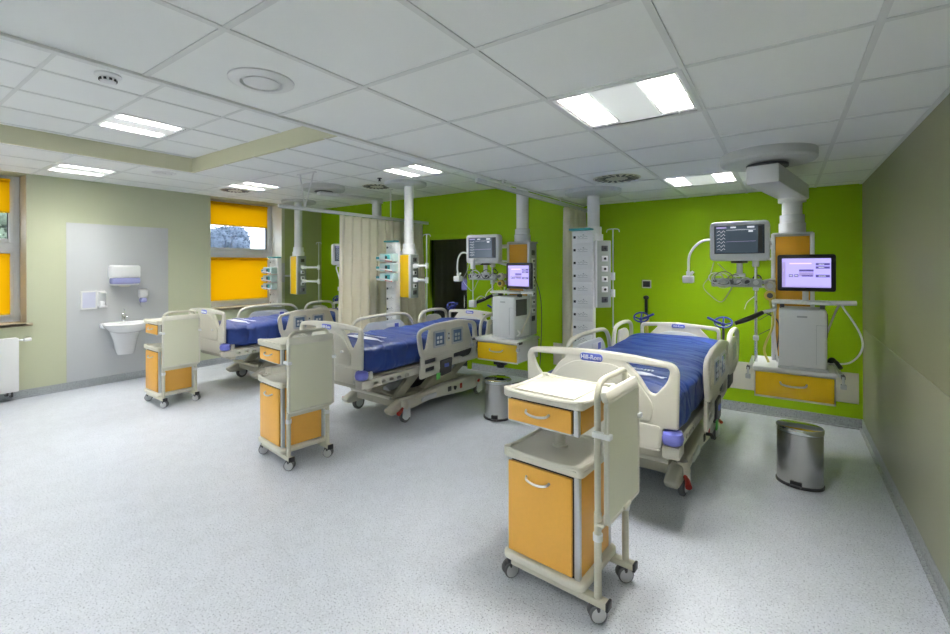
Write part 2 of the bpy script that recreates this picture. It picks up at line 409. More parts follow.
b = MB(); b.box(-.5, .5, -.02, .02, -.015, .015, lgrey_m, .004); b.box(-.5, .5, -.02, .02, -.33, -.3, grey_m, .004); b.box(-.5, -.48, -.02, .02, -.6, .015, grey_m, .004); b.box(.48, .5, -.02, .02, -.6, .015, grey_m, .004)
tag(b.obj('equipment_rail', loc=(-4.6, YF+1.55, 1.5)), 'dim equipment rail in the dark room beyond the glass door', 'rail')
b = MB(); b.box(-.17, .17, -.02, .02, 0, .26, dark_m, .01); b.box(-.14, .14, -.023, -.02, .03, .23, screenL_m, 0); b.cyl((0, .0, 0), (0, 0, -1.1), .02, dgrey_m); b.cyl((0, 0, -1.1), (0, 0, -1.13), .2, dgrey_m)
tag(b.obj('reflection_screen', loc=(-5.0, YF+1.2, 1.13), rotz=-25), 'small glowing lilac screen added beyond the glass door to imitate a reflection', 'screen')  # lilac glow behind the glass in place of a screen reflected in it

# outside
b = MB(); b.box(-60, XL-.55, -40, 50, -3.3, -3.2, pale_ground_m, 0); b.box(XL-.35, 30, -40, YB-.3, -3.3, -3.2, pale_ground_m, 0); struct(b.obj('ground', smooth=False))
def tree(x, y, h, r, m, label, n, zc):
    t = thing('tree', label, 'tree', (x, y, -3.2)); rnd = random.Random(int(x*10+y))
    b = MB(); b.tube([(0, 0, 0), (.1, .05, h*.3), (0, .2, h*.6)], .16, bark_m, 8, smooth=4, rr=lambda u: 1-.5*u)
    for k in range(6):
        a = k*1.05; b.tube([(0, .1, h*.4), (cos(a)*r*.3, sin(a)*r*.3, h*.6), (cos(a)*r*.6, sin(a)*r*.6, h*.8)], .06, bark_m, 6, smooth=3)
    b.obj('trunk', t)
    vs, fs = [], []; core = []
    blobs = [(rnd.uniform(-.6, .6)*r, rnd.uniform(-.75, .75)*r, zc+rnd.uniform(-.45, .4)*r, rnd.uniform(.28, .5)*r) for _ in range(16)]
    for i in range(n):
        bx, by, bz, br = rnd.choice(blobs); d = V((rnd.gauss(0, 1), rnd.gauss(0, 1), rnd.gauss(0, 1))).normalized()*br*rnd.uniform(.7, 1.05)
        c = V((bx, by, bz))+d; u = V((rnd.gauss(0, 1), rnd.gauss(0, 1), rnd.gauss(0, 1))).normalized(); w = u.orthogonal().normalized(); s_ = rnd.uniform(.07, .15)*r/3.
        k = len(vs); vs += [c-u*s_, c+w*s_*.6, c+u*s_, c-w*s_*.6]; fs.append((k, k+1, k+2, k+3))
    b = MB(); [b.sphere(q[:3], q[3]*(.86 if zc == 6.0 else .45), m, seg=10) for q in blobs]
    me = bpy.data.meshes.new('crown'); me.from_pydata(vs, [], fs); b.bm.from_mesh(me); b.bm.to_mesh(me); b.bm.free(); me.materials.append(m)
    o = bpy.data.objects.new('crown', me); col.objects.link(o); o.parent = t
tree(-31, 14.9, 6.6, 2.3, leafA_m, 'hazy blue-green tree crown seen through the open pane of the far window', 9000, 6.0)
tree(-17, 3.3, 6.5, 2.2, leafB_m, 'leafy green tree close outside the window at the left picture edge', 7000, 5.5)
tree(-21, -1.2, 7.5, 2.4, leafB_m, 'leafy green tree farther left outside the window at the picture edge', 5000, 6.3)

# ------------------------------------------------------------------ ceiling equipment
def light(x, y, z, label):
    t = thing('ceiling_light', label, 'light', (x+.3, y+.3, z), 0, 'recessed ceiling lights')
    b = MB(); h = .298; w = .022
    for a, c, d, e in ((-h, h, -h, -h+w), (-h, h, h-w, h), (-h, -h+w, -h+w, h-w), (h-w, h, -h+w, h-w)): b.box(a, c, d, e, -.008, .07, whitem_m, .002)
    b.box(-h, h, -h, h, .07, .08, whitem_m, 0); b.obj('housing', t)
    b = MB(); b.box(-.105, .105, -h+w, h-w, .0, .008, refl_m, .002); b.box(-h+w, h-w, -h+w, h-w, .062, .066, refl_m, 0)
    for y_ in (-1, 1): b.box(-h+w, h-w, min(y_*(h-w), y_*(h-w-.03)), max(y_*(h-w), y_*(h-w-.03)), .002, .006, refl_m, 0)
    for x_ in (-.19, .19):
        b.box(x_-.003, x_+.003, -h+w, h-w, -.004, .05, refl_m, 0)
        for e_ in (-.076, .076): b.box(x_+e_-.002, x_+e_+.002, -h+w, h-w, .0, .055, blade_m, 0)
        for k_ in range(9): b.box(x_-.074, x_+.074, -.236+k_*.059-.001, -.236+k_*.059+.001, .004, .046, blade_m, 0)
    b.obj('louvre', t)
    for x_ in (-.229, -.150, .150, .229):
        b = MB(); b.box(x_-.031, x_+.031, -h+w+.03, h-w-.03, .050, .060, tube_m, .003); b.obj('lamp', t)
LL = ['nearest square ceiling light, above the front bedside cabinet', 'ceiling light beside the pendant near the green wall and right wall', 'ceiling light inside the raised ceiling bay at left',
      'ceiling light at far left close to the window wall', 'ceiling light close to the far window', 'ceiling light just in front of the middle pump column',
      'ceiling light over the viewer', 'ceiling light in the raised bay behind the viewer', 'ceiling light in the raised bay close behind the viewer']
for (x, y, z), l in zip(LT, LL): light(x, y, z, l)
def swirl(x, y, z, label):
    t = thing('swirl_diffuser', label, 'ceiling vent', (x, y, z), 0, 'swirl air vents')
    b = MB(); b.lathe([(0, -.004), (.20, -.004), (.21, -.001), (.21, .004), (0, .004)], creamd_m, 36); b.obj('plate', t)
    b = MB()
    for k in range(18):
        a = 2*pi*k/18; c, s = cos(a), sin(a)
        b.box(.085, .18, -.012, .012, -.007, -.0035, dgrey_m if k % 3 else dark_m, .001, mw=M.Rotation(a, 4, 'Z') @ M.Translation((.0, .03, 0)) @ M.Rotation(.35, 4, 'Z'))
    b.obj('slots', t)
swirl(-1.26, 4.12, Z1, 'swirl air vent in the lower ceiling near the slotted pump column')
swirl(-4.92, 4.62, Z3, 'swirl air vent in front of the far curtain top'); swirl(-6.93, 3.6, Z3, 'swirl air vent nearest the far window')
t = thing('round_vent', 'white round disc valve vent in the large near ceiling tile', 'ceiling vent', (-1.84, 1.07, Z1))
b = MB(); b.lathe([(0, 0), (.13, 0), (.13, -.006), (.115, -.014), (.085, -.016), (.078, -.002), (0, -.002)], white_m, 40); b.obj('ring', t)
b = MB(); b.lathe([(0, -.003), (.02, -.003), (.02, -.018), (.070, -.010), (.072, -.014), (.06, -.018), (0, -.018)], white_m, 40); b.obj('disc', t)
t = thing('round_vent', 'flat round vent in the ceiling strip near the window wall', 'ceiling vent', (-6.35, 2.42, Z3))
b = MB(); b.lathe([(0, 0), (.13, 0), (.13, -.006), (.115, -.012), (.085, -.012), (.078, -.002), (0, -.002)], white_m, 30); b.obj('ring', t)
b = MB(); b.lathe([(0, -.003), (.02, -.003), (.02, -.016), (.072, -.02), (.06, -.026), (0, -.026)], white_m, 30); b.obj('disc', t)
t = thing('smoke_detector', 'round white smoke detector in the raised ceiling bay', 'smoke detector', (-3.86, 1.13, Z2))
b = MB(); b.lathe([(0, 0), (.075, 0), (.078, -.012), (.06, -.02), (0, -.02)], white_m); b.obj('base', t)
b = MB(); b.lathe([(.0, -.018), (.048, -.018), (.05, -.03), (.045, -.05), (0, -.055)], white_m)
for k in range(10):
    a = 2*pi*k/10; b.box(.044, .052, -.008, .008, -.046, -.03, dark_m, .0, mw=M.Rotation(a, 4, 'Z'))
b.obj('sensor_cap', t)
t = thing('sprinkler_head', 'tiny dark sprinkler beside the ceiling light above the middle bed', 'sprinkler', (-4.42, 4.2, Z3))
b = MB(); b.lathe([(0, 0), (.03, 0), (.03, -.006), (.012, -.01), (.012, -.035), (.022, -.037), (.022, -.04), (0, -.04)], dgrey_m, 16); b.obj('head', t)

# ------------------------------------------------------------------ curtain rails and curtains
def rail(x, y0, y1, z, label, posts, vhang):
    t = thing('curtain_rail', label, 'curtain rail', (x, y0, z)); L = y1-y0
    b = MB(); b.box(-.016, .016, 0, L, -.02, .02, whitem_m, .005); b.box(-.006, .006, 0, L, -.026, -.019, grey_m, 0); b.obj('track', t)
    for y, h in posts:
        b = MB(); b.cyl((0, y-y0, .015), (0, y-y0, h-z), .009, whitem_m, seg=10); b.box(-.025, .025, y-y0-.03, y-y0+.03, h-z-.008, h-z, whitem_m, .002); b.obj('hanger', t)
    for y, h in vhang:
        b = MB()
        for s in (-.14, .14): b.tube([(0, y-y0, .015), (s, y-y0+abs(s)*.2, h-z)], .009, whitem_m, 8)
        b.box(-.17, .17, y-y0+.0, y-y0+.05, h-z-.01, h-z, whitem_m, .002)
        b.obj('hanger', t)
rail(-2.155, 3.16, 5.77, 2.345, 'white curtain rail along the lower ceiling edge between the near and middle beds', [(3.6, Z1), (4.9, Z1)], [])
rail(-4.92, 3.06, 5.77, 2.335, 'white curtain rail between the middle and far beds', [(4.9, Z3)], [(3.42, Z3)])
def curtain(x, y0, y1, z0, z1, folds, amp, label, seed, m=curtain_m):
    rnd = random.Random(seed); n = folds*14; nz = 26; vs, fs = [], []
    ph = [rnd.uniform(-.5, .5) for _ in range(folds+2)]; am = [rnd.uniform(.6, 1.25) for _ in range(folds+2)]
    for j in range(nz+1):
        v = j/nz; z = z1+(z0-z1)*v
        for i in range(n+1):
            u = i/n; k = int(u*folds); p = 2*pi*u*folds
            a = amp*(am[k]*(1-(u*folds-k))+am[k+1]*(u*folds-k))*(.55+.45*v)
            xx = a*sin(p+.6*sin(v*2.5+ph[k]))+.012*noise.noise(V((u*9, v*3, seed)))
            yy = (y0+y1)/2+(u-.5)*(y1-y0)*(1+.03*sin(v*3+seed))+.01*sin(2*p)*(v*.6+.4)
            vs.append((x+xx, yy, z))
    for j in range(nz):
        for i in range(n): a = j*(n+1)+i; fs.append((a, a+1, a+n+2, a+n+1))
    me = bpy.data.meshes.new('curtain'); me.from_pydata(vs, [], fs); me.materials.append(m)
    for p in me.polygons: p.use_smooth = True
    o = bpy.data.objects.new('curtain', me); col.objects.link(o)
    md = o.modifiers.new('s', 'SOLIDIFY'); md.thickness = .004
    return tag(o, label, 'curtain')
curtain(-2.155, 5.02, 5.70, .28, 2.315, 7, .075, 'cream curtain gathered by the green wall behind the slotted pump column', 3)
curtain(-4.92, 3.92, 5.66, .25, 2.305, 11, .055, 'wide cream curtain hanging between the middle and far beds', 5)

# ------------------------------------------------------------------ pendants
def disc(t, x, y, z, r, h):
    b = MB(); b.lathe([(0, z), (r, z), (r, z-h*.8), (r-.012, z-h), (0, z-h)], disc_m, 48, M.Translation((x, y, 0))); b.obj('ceiling_disc', t)
def gas_side(b, x, y0, y1, z0, z1, n, sgn):
    """row of sockets on a face at x, normal sgn*x"""
    for k in range(n):
        z = z0+(z1-z0)*(k+.5)/n; yc = (y0+y1)/2
        b.box(min(x, x+sgn*.012), max(x, x+sgn*.012), yc-.035, yc+.035, z-.03, z+.03, white_m if 0 < k < n-1 else dgrey_m, .004)
        b.cyl((x+sgn*.010, yc, z), (x+sgn*.018, yc, z), .014, dark_m, seg=12)
def main_pendant(x, y, ceil, discxy, boxtop, label, arm=True, aw=.10, ah=.13, drop=.10):
    t = thing('ceiling_pendant', label, 'ceiling pendant', (x, y, 0))
    dx, dy = discxy[0]-x, discxy[1]-y
    disc(t, dx, dy, ceil, .295, .07)
    zt = ceil-drop
    if arm:
        b = MB(); d = V((-dx, -dy, 0)); L = d.length; a = atan2(d.y, d.x)
        b.cyl((dx, dy, ceil-.08), (dx, dy, zt), .13, dgrey_m)
        b.box(-aw*1.4, L+aw*1.4, -aw, aw, zt-ah, zt, whitem_m, .012, mw=M.Translation((dx, dy, 0)) @ M.Rotation(a, 4, 'Z'))
        b.obj('support_arm', t); zt -= ah
    b = MB(); b.cyl((0, 0, boxtop+.14), (0, 0, zt+.002), .072, whitem_m, seg=28); b.cyl((0, 0, zt-.03), (0, 0, zt+.001), .10, whitem_m, seg=28); b.obj('pipe', t)
    b = MB(); b.lathe([(0, boxtop), (.096, boxtop), (.096, boxtop+.085), (.088, boxtop+.09), (.088, boxtop+.155), (.074, boxtop+.16)], lgrey_m, 32); b.obj('collar', t)
    b = MB(); b.box(-.125, .125, -.10, .12, .80, boxtop, grey_m, .006)
    for s in (-1, 1): b.box(s*.135-.014, s*.135+.014, -.115, -.08, .80, boxtop-.004, lgrey_m, .005)
    b.box(-.14, .14, -.118, .125, boxtop-.012, boxtop+.002, lgrey_m, .004); b.obj('column', t)
    b = MB(); b.box(-.118, .118, -.112, -.095, .84, boxtop-.03, amber_m, .003); b.obj('front_panel', t, label='amber front panel')
    b = MB(); gas_side(b, .125, -.05, .09, .95, boxtop-.08, 9, 1); b.obj('socket_strip', t)
    b = MB(); gas_side(b, -.125, -.05, .09, .95, boxtop-.08, 9, -1); b.obj('socket_strip', t)
    return t
def shelf_unit(t, cx, cy, w=.26, d=.25, z0=.555):
    b = MB(); b.box(cx-w, cx+w, cy-d+.012, cy+d, z0, .762, lgrey_m, .006); b.box(cx-w, cx+w, cy-d+.008, cy-d+.02, z0-.004, z0+.012, whitem_m, .002); b.obj('drawer_case', t)
    b = MB(); b.box(cx-w-.01, cx+w+.01, cy-d-.01, cy+d, .764, .80, white_m, .012, 3)
    for s in (-1, 1): b.box(cx+s*(w+.028)-.012, cx+s*(w+.028)+.012, cy-d+.0, cy+d-.04, .775, .80, alu_m, .003)
    b.obj('shelf_top', t)
    b = MB(); b.box(cx-w+.008, cx+w-.008, cy-d-.006, cy-d+.014, z0+.014, .755, yellow_m, .004); o = b.obj('drawer', t, label='yellow drawer front')
    b = MB(); b.tube([(cx-.085, cy-d-.006, .69), (cx-.07, cy-d-.03, .675), (cx, cy-d-.036, .668), (cx+.07, cy-d-.03, .675), (cx+.085, cy-d-.006, .69)], .007, alu_m, 8, smooth=5); b.obj('drawer_handle', o)
    for s in (-1, 1):
        b = MB(); xx = cx+s*(w+.04); b.box(xx-.012, xx+.012, cy-d-.05, cy-d+.03, .77, .795, dgrey_m, .003)
        b.cyl((xx, cy-d-.05, .79), (xx, cy-d-.05, .72), .008, alu_m, seg=10); b.box(xx-.018, xx+.018, cy-d-.066, cy-d-.034, .70, .735, grey_m, .004); b.obj('rail_clamp', t)
P1 = main_pendant(.056, 4.72, Z1, (-.10, 3.84), 1.885, 'ceiling pendant by the right wall with swing arm and yellow drawer')
shelf_unit(P1, .0, -.17)
P2 = main_pendant(-2.56, 4.72, Z3, (-2.56, 4.72), 1.895, 'ceiling pendant with yellow drawer between the near and middle beds', arm=False)
shelf_unit(P2, -.07, -.23)
b = MB(); b.box(-.15, -.02, -.42, -.32, .50, .555, dark_m, .008); b.cyl((-.085, -.37, .47), (-.085, -.37, .51), .04, dark_m, r2=.055); b.obj('holder', P2, label='black round holder below the drawer')
P3 = main_pendant(-5.36, 5.03, Z3, (-5.52, 4.15), 1.895, 'ceiling pendant of the far bed, its pipe rising behind the cream curtain', True, .06, .05, .085)
shelf_unit(P3, -.07, -.23)
# pump columns
def pump_pendant(x, y, ceil, boxz0, boxz1, dxy, label, bx=0., rot=0.):
    t = thing('pump_column', label, 'ceiling column', (x, y, 0))
    disc(t, dxy[0], dxy[1], ceil, .29, .045)
    b = MB(); b.cyl((0, 0, boxz1+.1), (0, 0, ceil-.044), .065, whitem_m, seg=28); b.obj('pipe', t)
    b = MB(); b.lathe([(0, boxz1), (.10, boxz1), (.10, boxz1+.07), (.085, boxz1+.075), (.085, boxz1+.15), (.066, boxz1+.155)], white_m, 28); b.obj('collar', t)
    K = M.Translation((bx, 0, 0)) @ M.Rotation(R(rot), 4, 'Z'); n0 = len(col.objects)
    b = MB(); b.box(-.085, .085, -.08, .10, boxz0, boxz1, dirt_m, .006)
    for s in (-1, 1): b.box(s*.09-.012, s*.09+.012, -.10, -.07, boxz0+.004, boxz1-.004, lgrey_m, .005)
    b.obj('column', t)
    b = MB(); b.box(-.08, .08, -.10, -.078, boxz0+.01, boxz1-.01, yellow_m, .004); b.obj('front_panel', t, label='yellow front panel')
    b = MB(); gas_side(b, .085, -.04, .08, boxz0+.03, boxz1-.03, 6, 1); b.obj('socket_strip', t)
    for o in list(col.objects)[n0:]: o.data.transform(K)
    return t
PB1 = pump_pendant(-1.70, 4.74, Z1, 1.17, 1.88, (.03, -.10), 'ceiling column with the tall slotted rack left of the near bed', .055, -42)
PB2 = pump_pendant(-4.36, 4.70, Z3, 1.17, 1.78, (-.02, -.04), 'ceiling column with pump rack in front of the wide cream curtain')
PB3 = pump_pendant(-7.03, 4.75, Z3, 1.13, 1.80, (-.10, .08), 'ceiling column with pump rack beside the far window')
def arms(t, zs, x1, pole_z):
    b = MB()
    for z in zs:
        b.tube([(.10, .03, z), (.2, .03, z), (x1, .03, z)], .018, white_m, 10); b.box(.09, .15, -.0, .06, z-.03, z+.03, white_m, .006); b.cyl((x1, .03, z-.04), (x1, .03, z+.04), .022, white_m, seg=12)
    b.obj('extension_arm', t)
    b = MB(); b.cyl((x1, .03, pole_z[0]), (x1, .03, pole_z[1]), .007, alu_m, seg=8); b.tube([(x1-.07, .03, pole_z[1]-.03), (x1-.05, .03, pole_z[1]), (x1+.05, .03, pole_z[1]), (x1+.07, .03, pole_z[1]-.03)], .005, alu_m, 6, smooth=3); b.obj('drip_pole', t)
b = MB(); b.tube([(-.08, -.02, 1.45), (-.17, -.06, 1.45), (-.25, -.12, 1.45)], .018, grey_m, 10); b.obj('rack_arm', PB3)
arms(PB3, (1.36, 1.60), .53, (1.0, 2.02)); arms(PB2, (1.42, 1.62), .30, (1.0, 2.05)); arms(PB1, (1.32, 1.5), .20, (.95, 2.0))
def rack(x, y, z0, z1, n, label, lit=(), rotz=0, w=.115):
    t = thing('pump_rack', label, 'infusion rack', (x, y, z0), rotz, 'docking racks for infusion pumps'); H = z1-z0
    b = MB(); b.box(-w, w, -.035, .05, 0, H, white_m, .008); b.obj('rack_body', t)
    b = MB(); b.box(-w-.03, w-.02, -.06, .055, H+.002, H+.026, teal_m, .01); b.obj('top_cap', t, label='teal top cap')
    b = MB(); b.box(-.03, .03, .045, .10, H*.55, H*.62, grey_m, .004); b.box(-.03, .03, .045, .10, H*.78, H*.85, grey_m, .004); b.box(-.02, .02, .095, .17, H*.50, H*.90, grey_m, .004); b.obj('mounting_bracket', t)
    ph = H/n
    for k in range(n):
        z = ph*(k+.5); b = MB(); b.box(-w+.008, w-.008, -.044, -.034, z-ph*.46, z+ph*.46, white_m, .004)
        b.box(-w+.02, -w+.045, -.047, -.043, z-.014, z+.012, dark_m, .002)
        b.tube([(-.045, -.046, z+.012), (-.03, -.048, z-.004), (-.01, -.046, z+.012), (.012, -.048, z-.006), (.03, -.046, z+.010), (.06, -.048, z+.0)], .0028, grey_m, 5, smooth=3)
        b.tube([(-.05, -.046, z-.018), (.06, -.046, z-.018)], .0022, grey_m, 5)
        b.cyl((.015, -.044, z+.022), (.015, -.048, z+.022), .008, grey_m, seg=8)
        b.obj('docking_bay', t)
    return t
rack(-1.76, 4.60, .62, 1.985, 10, 'tall white docking rack with eight empty bays in view beside the near bed')
rack(-4.54, 4.56, .80, 1.95, 8, 'white docking rack holding pumps in front of the wide cream curtain', w=.095)
rack(-7.28, 4.47, .92, 1.76, 6, 'white docking rack holding pumps in front of the far window')
def pump(label):
    t = thing('infusion_pump', label, 'infusion pump', (0, 0, 0), 0, 'infusion pumps on the racks')
    b = MB(); b.box(-.13, .13, -.11, .0, -.055, .055, tealp_m, .012, 3); b.obj('case', t)
    b = MB(); b.box(-.02, .075, -.118, -.108, -.035, .035, teal_m, .006); b.box(-.01, .03, -.121, -.117, -.02, .02, dark_m, .002); b.obj('display', t, label='teal display panel')
    b = MB(); b.cyl((-.10, -.125, -.02), (.12, -.125, -.045), .012, white_m, seg=10); b.cyl((.0, -.128, -.045), (.13, -.128, -.055), .006, red_m, seg=8); b.obj('syringe', t)
    b = MB(); b.box(-.22, -.13, -.09, -.02, -.045, .02, white_m, .01); b.box(-.215, -.15, -.094, -.088, -.02, .012, teal_m, .004); b.obj('side_module', t)
    return t
p0 = pump('uppermost of the three pumps on the rack in front of the wide curtain'); p0.location = (-4.50, 4.50, 1.735)
dup(p0, (-4.50, 4.50, 1.60), 0, 'middle one of the three pumps on the rack in front of the wide curtain')
dup(p0, (-4.50, 4.50, 1.465), 0, 'lowest of the three pumps on the rack in front of the wide curtain')
for z, w_ in ((1.55, 'uppermost'), (1.415, 'middle one'), (1.28, 'lowest')): dup(p0, (-7.25, 4.41, z), 0, '%s of the three pumps on the rack in front of the far window' % w_)
# ------------------------------------------------------------------ patient monitors, ventilators
def monitor(x, y, z, rotz, label, g='patient monitors'):
    t = thing('patient_monitor', label, 'monitor', (x, y, z), rotz, g)
    b = MB(); b.plate(rpoly([(-.215, -.165, .04), (.215, -.165, .04), (.215, .165, .04), (-.215, .165, .04)]), [], .10, lgrey_m, 'xz', 0, .014)
    b.plate(rpoly([(-.175, -.13, .02), (.175, -.13, .02), (.175, .13, .02), (-.175, .13, .02)]), [], .06, grey_m, 'xz', .07, .012); b.obj('case', t)
    b = MB(); b.box(-.180, .180, -.053, -.048, -.105, .130, dark_m, .002); b.box(-.172, .172, -.0545, -.052, -.100, .125, screenD_m, 0); s = b.obj('screen', t)
    b = MB(); rnd = random.Random(3)
    b.box(-.165, -.09, -.056, -.0543, .108, .120, uil_m, 0); b.box(-.06, -.02, -.056, -.0543, .108, .120, uiw_m, 0); b.box(.06, .11, -.056, -.0543, .106, .120, uiw_m, 0); b.box(.135, .168, -.056, -.0543, -.095, .122, dark_m, 0)
    for zz in (.078, .048, .018, -.012, -.042, -.072):
        b.tube([(-.160, -.0555, zz), (-.14, -.0555, zz+.010), (-.13, -.0555, zz-.008), (-.11, -.0555, zz+.012), (-.10, -.0555, zz)], .0018, uiw_m, 4)
    b.tube([(-.09, -.0555, .092), (.12, -.0555, .092)], .0014, uiw_m, 4); b.tube([(-.09, -.0555, -.005), (.12, -.0555, -.003)], .0014, uil_m, 4)
    b.box(.07, .10, -.056, -.0543, .072, .085, uiw_m, 0)
    b.obj('screen_traces', s)
    b = MB(); b.box(-.06, .06, -.03, .06, -.185, -.165, dark_m, .006); b.cyl((0, .03, -.18), (0, .03, -.30), .022, lgrey_m); b.box(-.04, .04, 0, .06, -.30, -.27, lgrey_m, .006); b.obj('stand', t)
    return t
mon = monitor(-.310, 4.36, 1.815, 0, 'patient monitor with dark trace screen beside the pendant near the right wall')
dup(mon, (-2.87, 4.36, 1.81, ), 4, 'patient monitor with dark trace screen left of the middle ceiling pendant')
dup(mon, (-5.66, 4.66, 1.80), 64, 'patient monitor seen nearly edge on at the left edge of the wide cream curtain')
def mon_arm(t, p0_, p1_):
    b = MB(); b.tube([p0_, ((p0_[0]+p1_[0])/2, p0_[1]+.02, (p0_[2]+p1_[2])/2), p1_], .022, whitem_m, 10); b.box(p1_[0]-.03, p1_[0]+.03, p1_[1]-.03, p1_[1]+.03, p1_[2]-.05, p1_[2]+.05, lgrey_m, .008); b.obj('monitor_arm', t)
mon_arm(P1, (-.38, -.27, 1.80), (-.13, -.06, 1.80)); mon_arm(P2, (-.44, -.26, 1.82), (-.13, -.06, 1.85)); mon_arm(P3, (-.33, -.28, 1.80), (-.13, -.04, 1.82))
def ventilator(x, y, z, rotz, sz, label, srot=0):
    t = thing('ventilator', label, 'ventilator', (x, y, z), rotz, 'ventilators on the pendant shelves')
    b = MB(); b.box(-.152, .152, -.17, .15, .012, .47, white_m, .022, 3)
    b.box(-.16, .16, -.175, .15, .0, .02, lgrey_m, .006); b.obj('case', t)
    b = MB(); b.box(.150, .158, -.14, .08, .26, .44, dgrey_m, .01); b.obj('side_grille', t, label='dark side grille')
    b = MB(); b.box(.085, .0865, -.1735, -.169, .05, .35, grey_m, 0); b.box(.085, .145, -.1735, -.169, .35, .352, grey_m, 0); b.box(-.035, .03, -.1735, -.169, .405, .418, grey_m, .001); b.obj('front_seams', t)
    b = MB(); b.box(-.20, .18, -.15, .06, .505, .53, white_m, .012, 3); b.tube([(.17, -.06, .518), (.25, -.08, .522), (.33, -.07, .524)], .018, white_m, 10, smooth=4)
    for s in (-.13, .13): b.box(s-.015, s+.015, -.06, .0, .46, .51, dgrey_m, .003)
    b.obj('equipment_tray', t)
    cx, cz = sz; n0 = len(col.objects)
    b = MB(); b.plate(rpoly([(cx-.182, cz-.142, .02), (cx+.182, cz-.142, .02), (cx+.182, cz+.142, .02), (cx-.182, cz+.142, .02)]), [], .035, dark_m, 'xz', -.16, .006)
    b.box(cx-.178, cx+.178, -.143, -.125, cz-.138, cz+.138, lgrey_m, .006); b.cyl((cx, -.10, cz-.05), (cx, -.06, .53), .02, lgrey_m); b.box(cx-.05, cx+.05, -.14, -.05, cz-.12, cz-.02, lgrey_m, .006); s = b.obj('screen_frame', t)
    b = MB(); f = -.1785; b.box(cx-.152, cx+.152, f, f+.002, cz-.112, cz+.112, screenL_m, 0); b.obj('screen', s)
    b = MB(); g = f-.001
    def q(a, c, d, e, m_): b.box(cx+a*.86, cx+c*.86, g-.0006, g+.0006, cz+d*.94, cz+e*.94, m_, 0)
    q(-.176, -.15, -.116, .09, uil_m); q(-.12, .04, .072, .082, uip_m); q(.07, .168, .062, .080, uid_m); q(.07, .168, .035, .053, uid_m); q(.07, .168, -.035, -.014, uid_m)
    q(-.05, .055, .012, .028, uid_m); q(-.05, .055, -.028, .006, uil_m); q(-.125, -.095, -.034, -.012, uid_m); q(-.085, -.055, -.034, -.012, uid_m); q(-.03, .05, -.030, -.016, uid_m)
    q(-.12, -.10, -.028, -.018, uiw_m); q(-.08, -.06, -.028, -.018, uiw_m); q(-.176, .176, -.117, -.108, uil_m); q(.09, .13, .068, .074, uiw_m); q(.09, .13, .041, .047, uiw_m); q(.09, .14, -.028, -.021, uiw_m)
    b.obj('screen_graphics', s)
    K = M.Translation((cx, -.14, 0)) @ M.Rotation(R(srot), 4, 'Z') @ M.Translation((-cx, .14, 0))
    for o in list(col.objects)[n0:]: o.data.transform(K)
    return t
ventilator(.115, 4.47, .801, 0, (.022, .752), 'white ventilator with lilac screen on the shelf near the right wall')
ventilator(-2.57, 4.47, .801, -4, (.215, .705), 'white ventilator with lilac screen on the shelf between the near and middle beds', -10)
# reading lamps on curved white arms
def lamp_arm(t, pts, head):
    b = MB(); b.tube(pts, .011, white_m, 8, smooth=6); a = b.obj('lamp_arm', t)
    b = MB(); b.box(head[0]-.045, head[0]+.045, head[1]-.04, head[1]+.04, head[2]-.075, head[2]-.01, white_m, .010); b.cyl((head[0], head[1], head[2]-.02), (head[0], head[1], head[2]+.03), .018, white_m, seg=12)
    b.cyl((head[0]+.02, head[1], head[2]-.0), (head[0]+.04, head[1], head[2]+.03), .012, white_m, seg=10); b.obj('lamp_head', a)
lamp_arm(P1, [(-.12, -.05, 1.66), (-.3, -.2, 1.70), (-.50, -.25, 1.82), (-.66, -.25, 1.83), (-.76, -.25, 1.72), (-.775, -.25, 1.56)], (-.775, -.25, 1.53))
lamp_arm(P2, [(-.13, -.05, 1.66), (-.5, -.2, 1.72), (-.68, -.25, 1.78), (-.76, -.25, 1.72), (-.78, -.25, 1.60), (-.77, -.25, 1.53)], (-.77, -.25, 1.50))
lamp_arm(P3, [(-.13, -.05, 1.60), (-.35, -.2, 1.58), (-.60, -.30, 1.62), (-.57, -.30, 1.48), (-.50, -.30, 1.32)], (-.50, -.30, 1.30))
# accessory clusters of the pendants
def cluster(t, px, pz, seed, rings=5, flip=1):
    rnd = random.Random(seed); y = -.30
    b = MB(); b.box(px-.20, px+.17, y-.02, y+.03, pz-.04, pz+.03, grey_m, .006); b.tube([(px+.17, y, pz), (-.12, -.08, pz+.02)], .018, grey_m, 8)
    for k in range(6): b.cyl((px-.17+k*.06, y-.02, pz), (px-.17+k*.06, y-.045, pz), .02, white_m if k % 2 else dgrey_m, seg=12)
    o = b.obj('module_rack', t)
    b = MB()
    for k in range(rings):
        cx = px-.17+rnd.random()*.3; r = .035+rnd.random()*.035; zc = pz+.01+rnd.uniform(-.02, .03); ph = rnd.random()*6
        b.tube([(cx+r*cos(a*.7+ph), y-.05-.01*k*.3+.01*sin(a), zc+r*.8*sin(a*.7+ph)) for a in range(9)], .004, (lgrey_m, dgrey_m, white_m)[k % 3], 6, cyc=True, smooth=4)
    b.tube([(px-.18, y-.03, pz+.17), (px-.21, y-.05, pz+.05), (px-.26, y-.05, pz-.04), (px-.2, y-.05, pz-.12), (px-.12, y-.05, pz-.17), (px-.06, y-.05, pz-.08), (px-.02, y-.04, pz)], .0035, grey_m, 6, smooth=6)
    b.tube([(px-.15, y-.03, pz+.16), (px-.08, y-.05, pz+.09), (px-.0, y-.05, pz+.03)], .0035, grey_m, 6, smooth=5)
    b.obj('cable_bundle', t)
cluster(P1, -.38, 1.47, 1, 7); cluster(P2, -.36, 1.49, 4, 6)
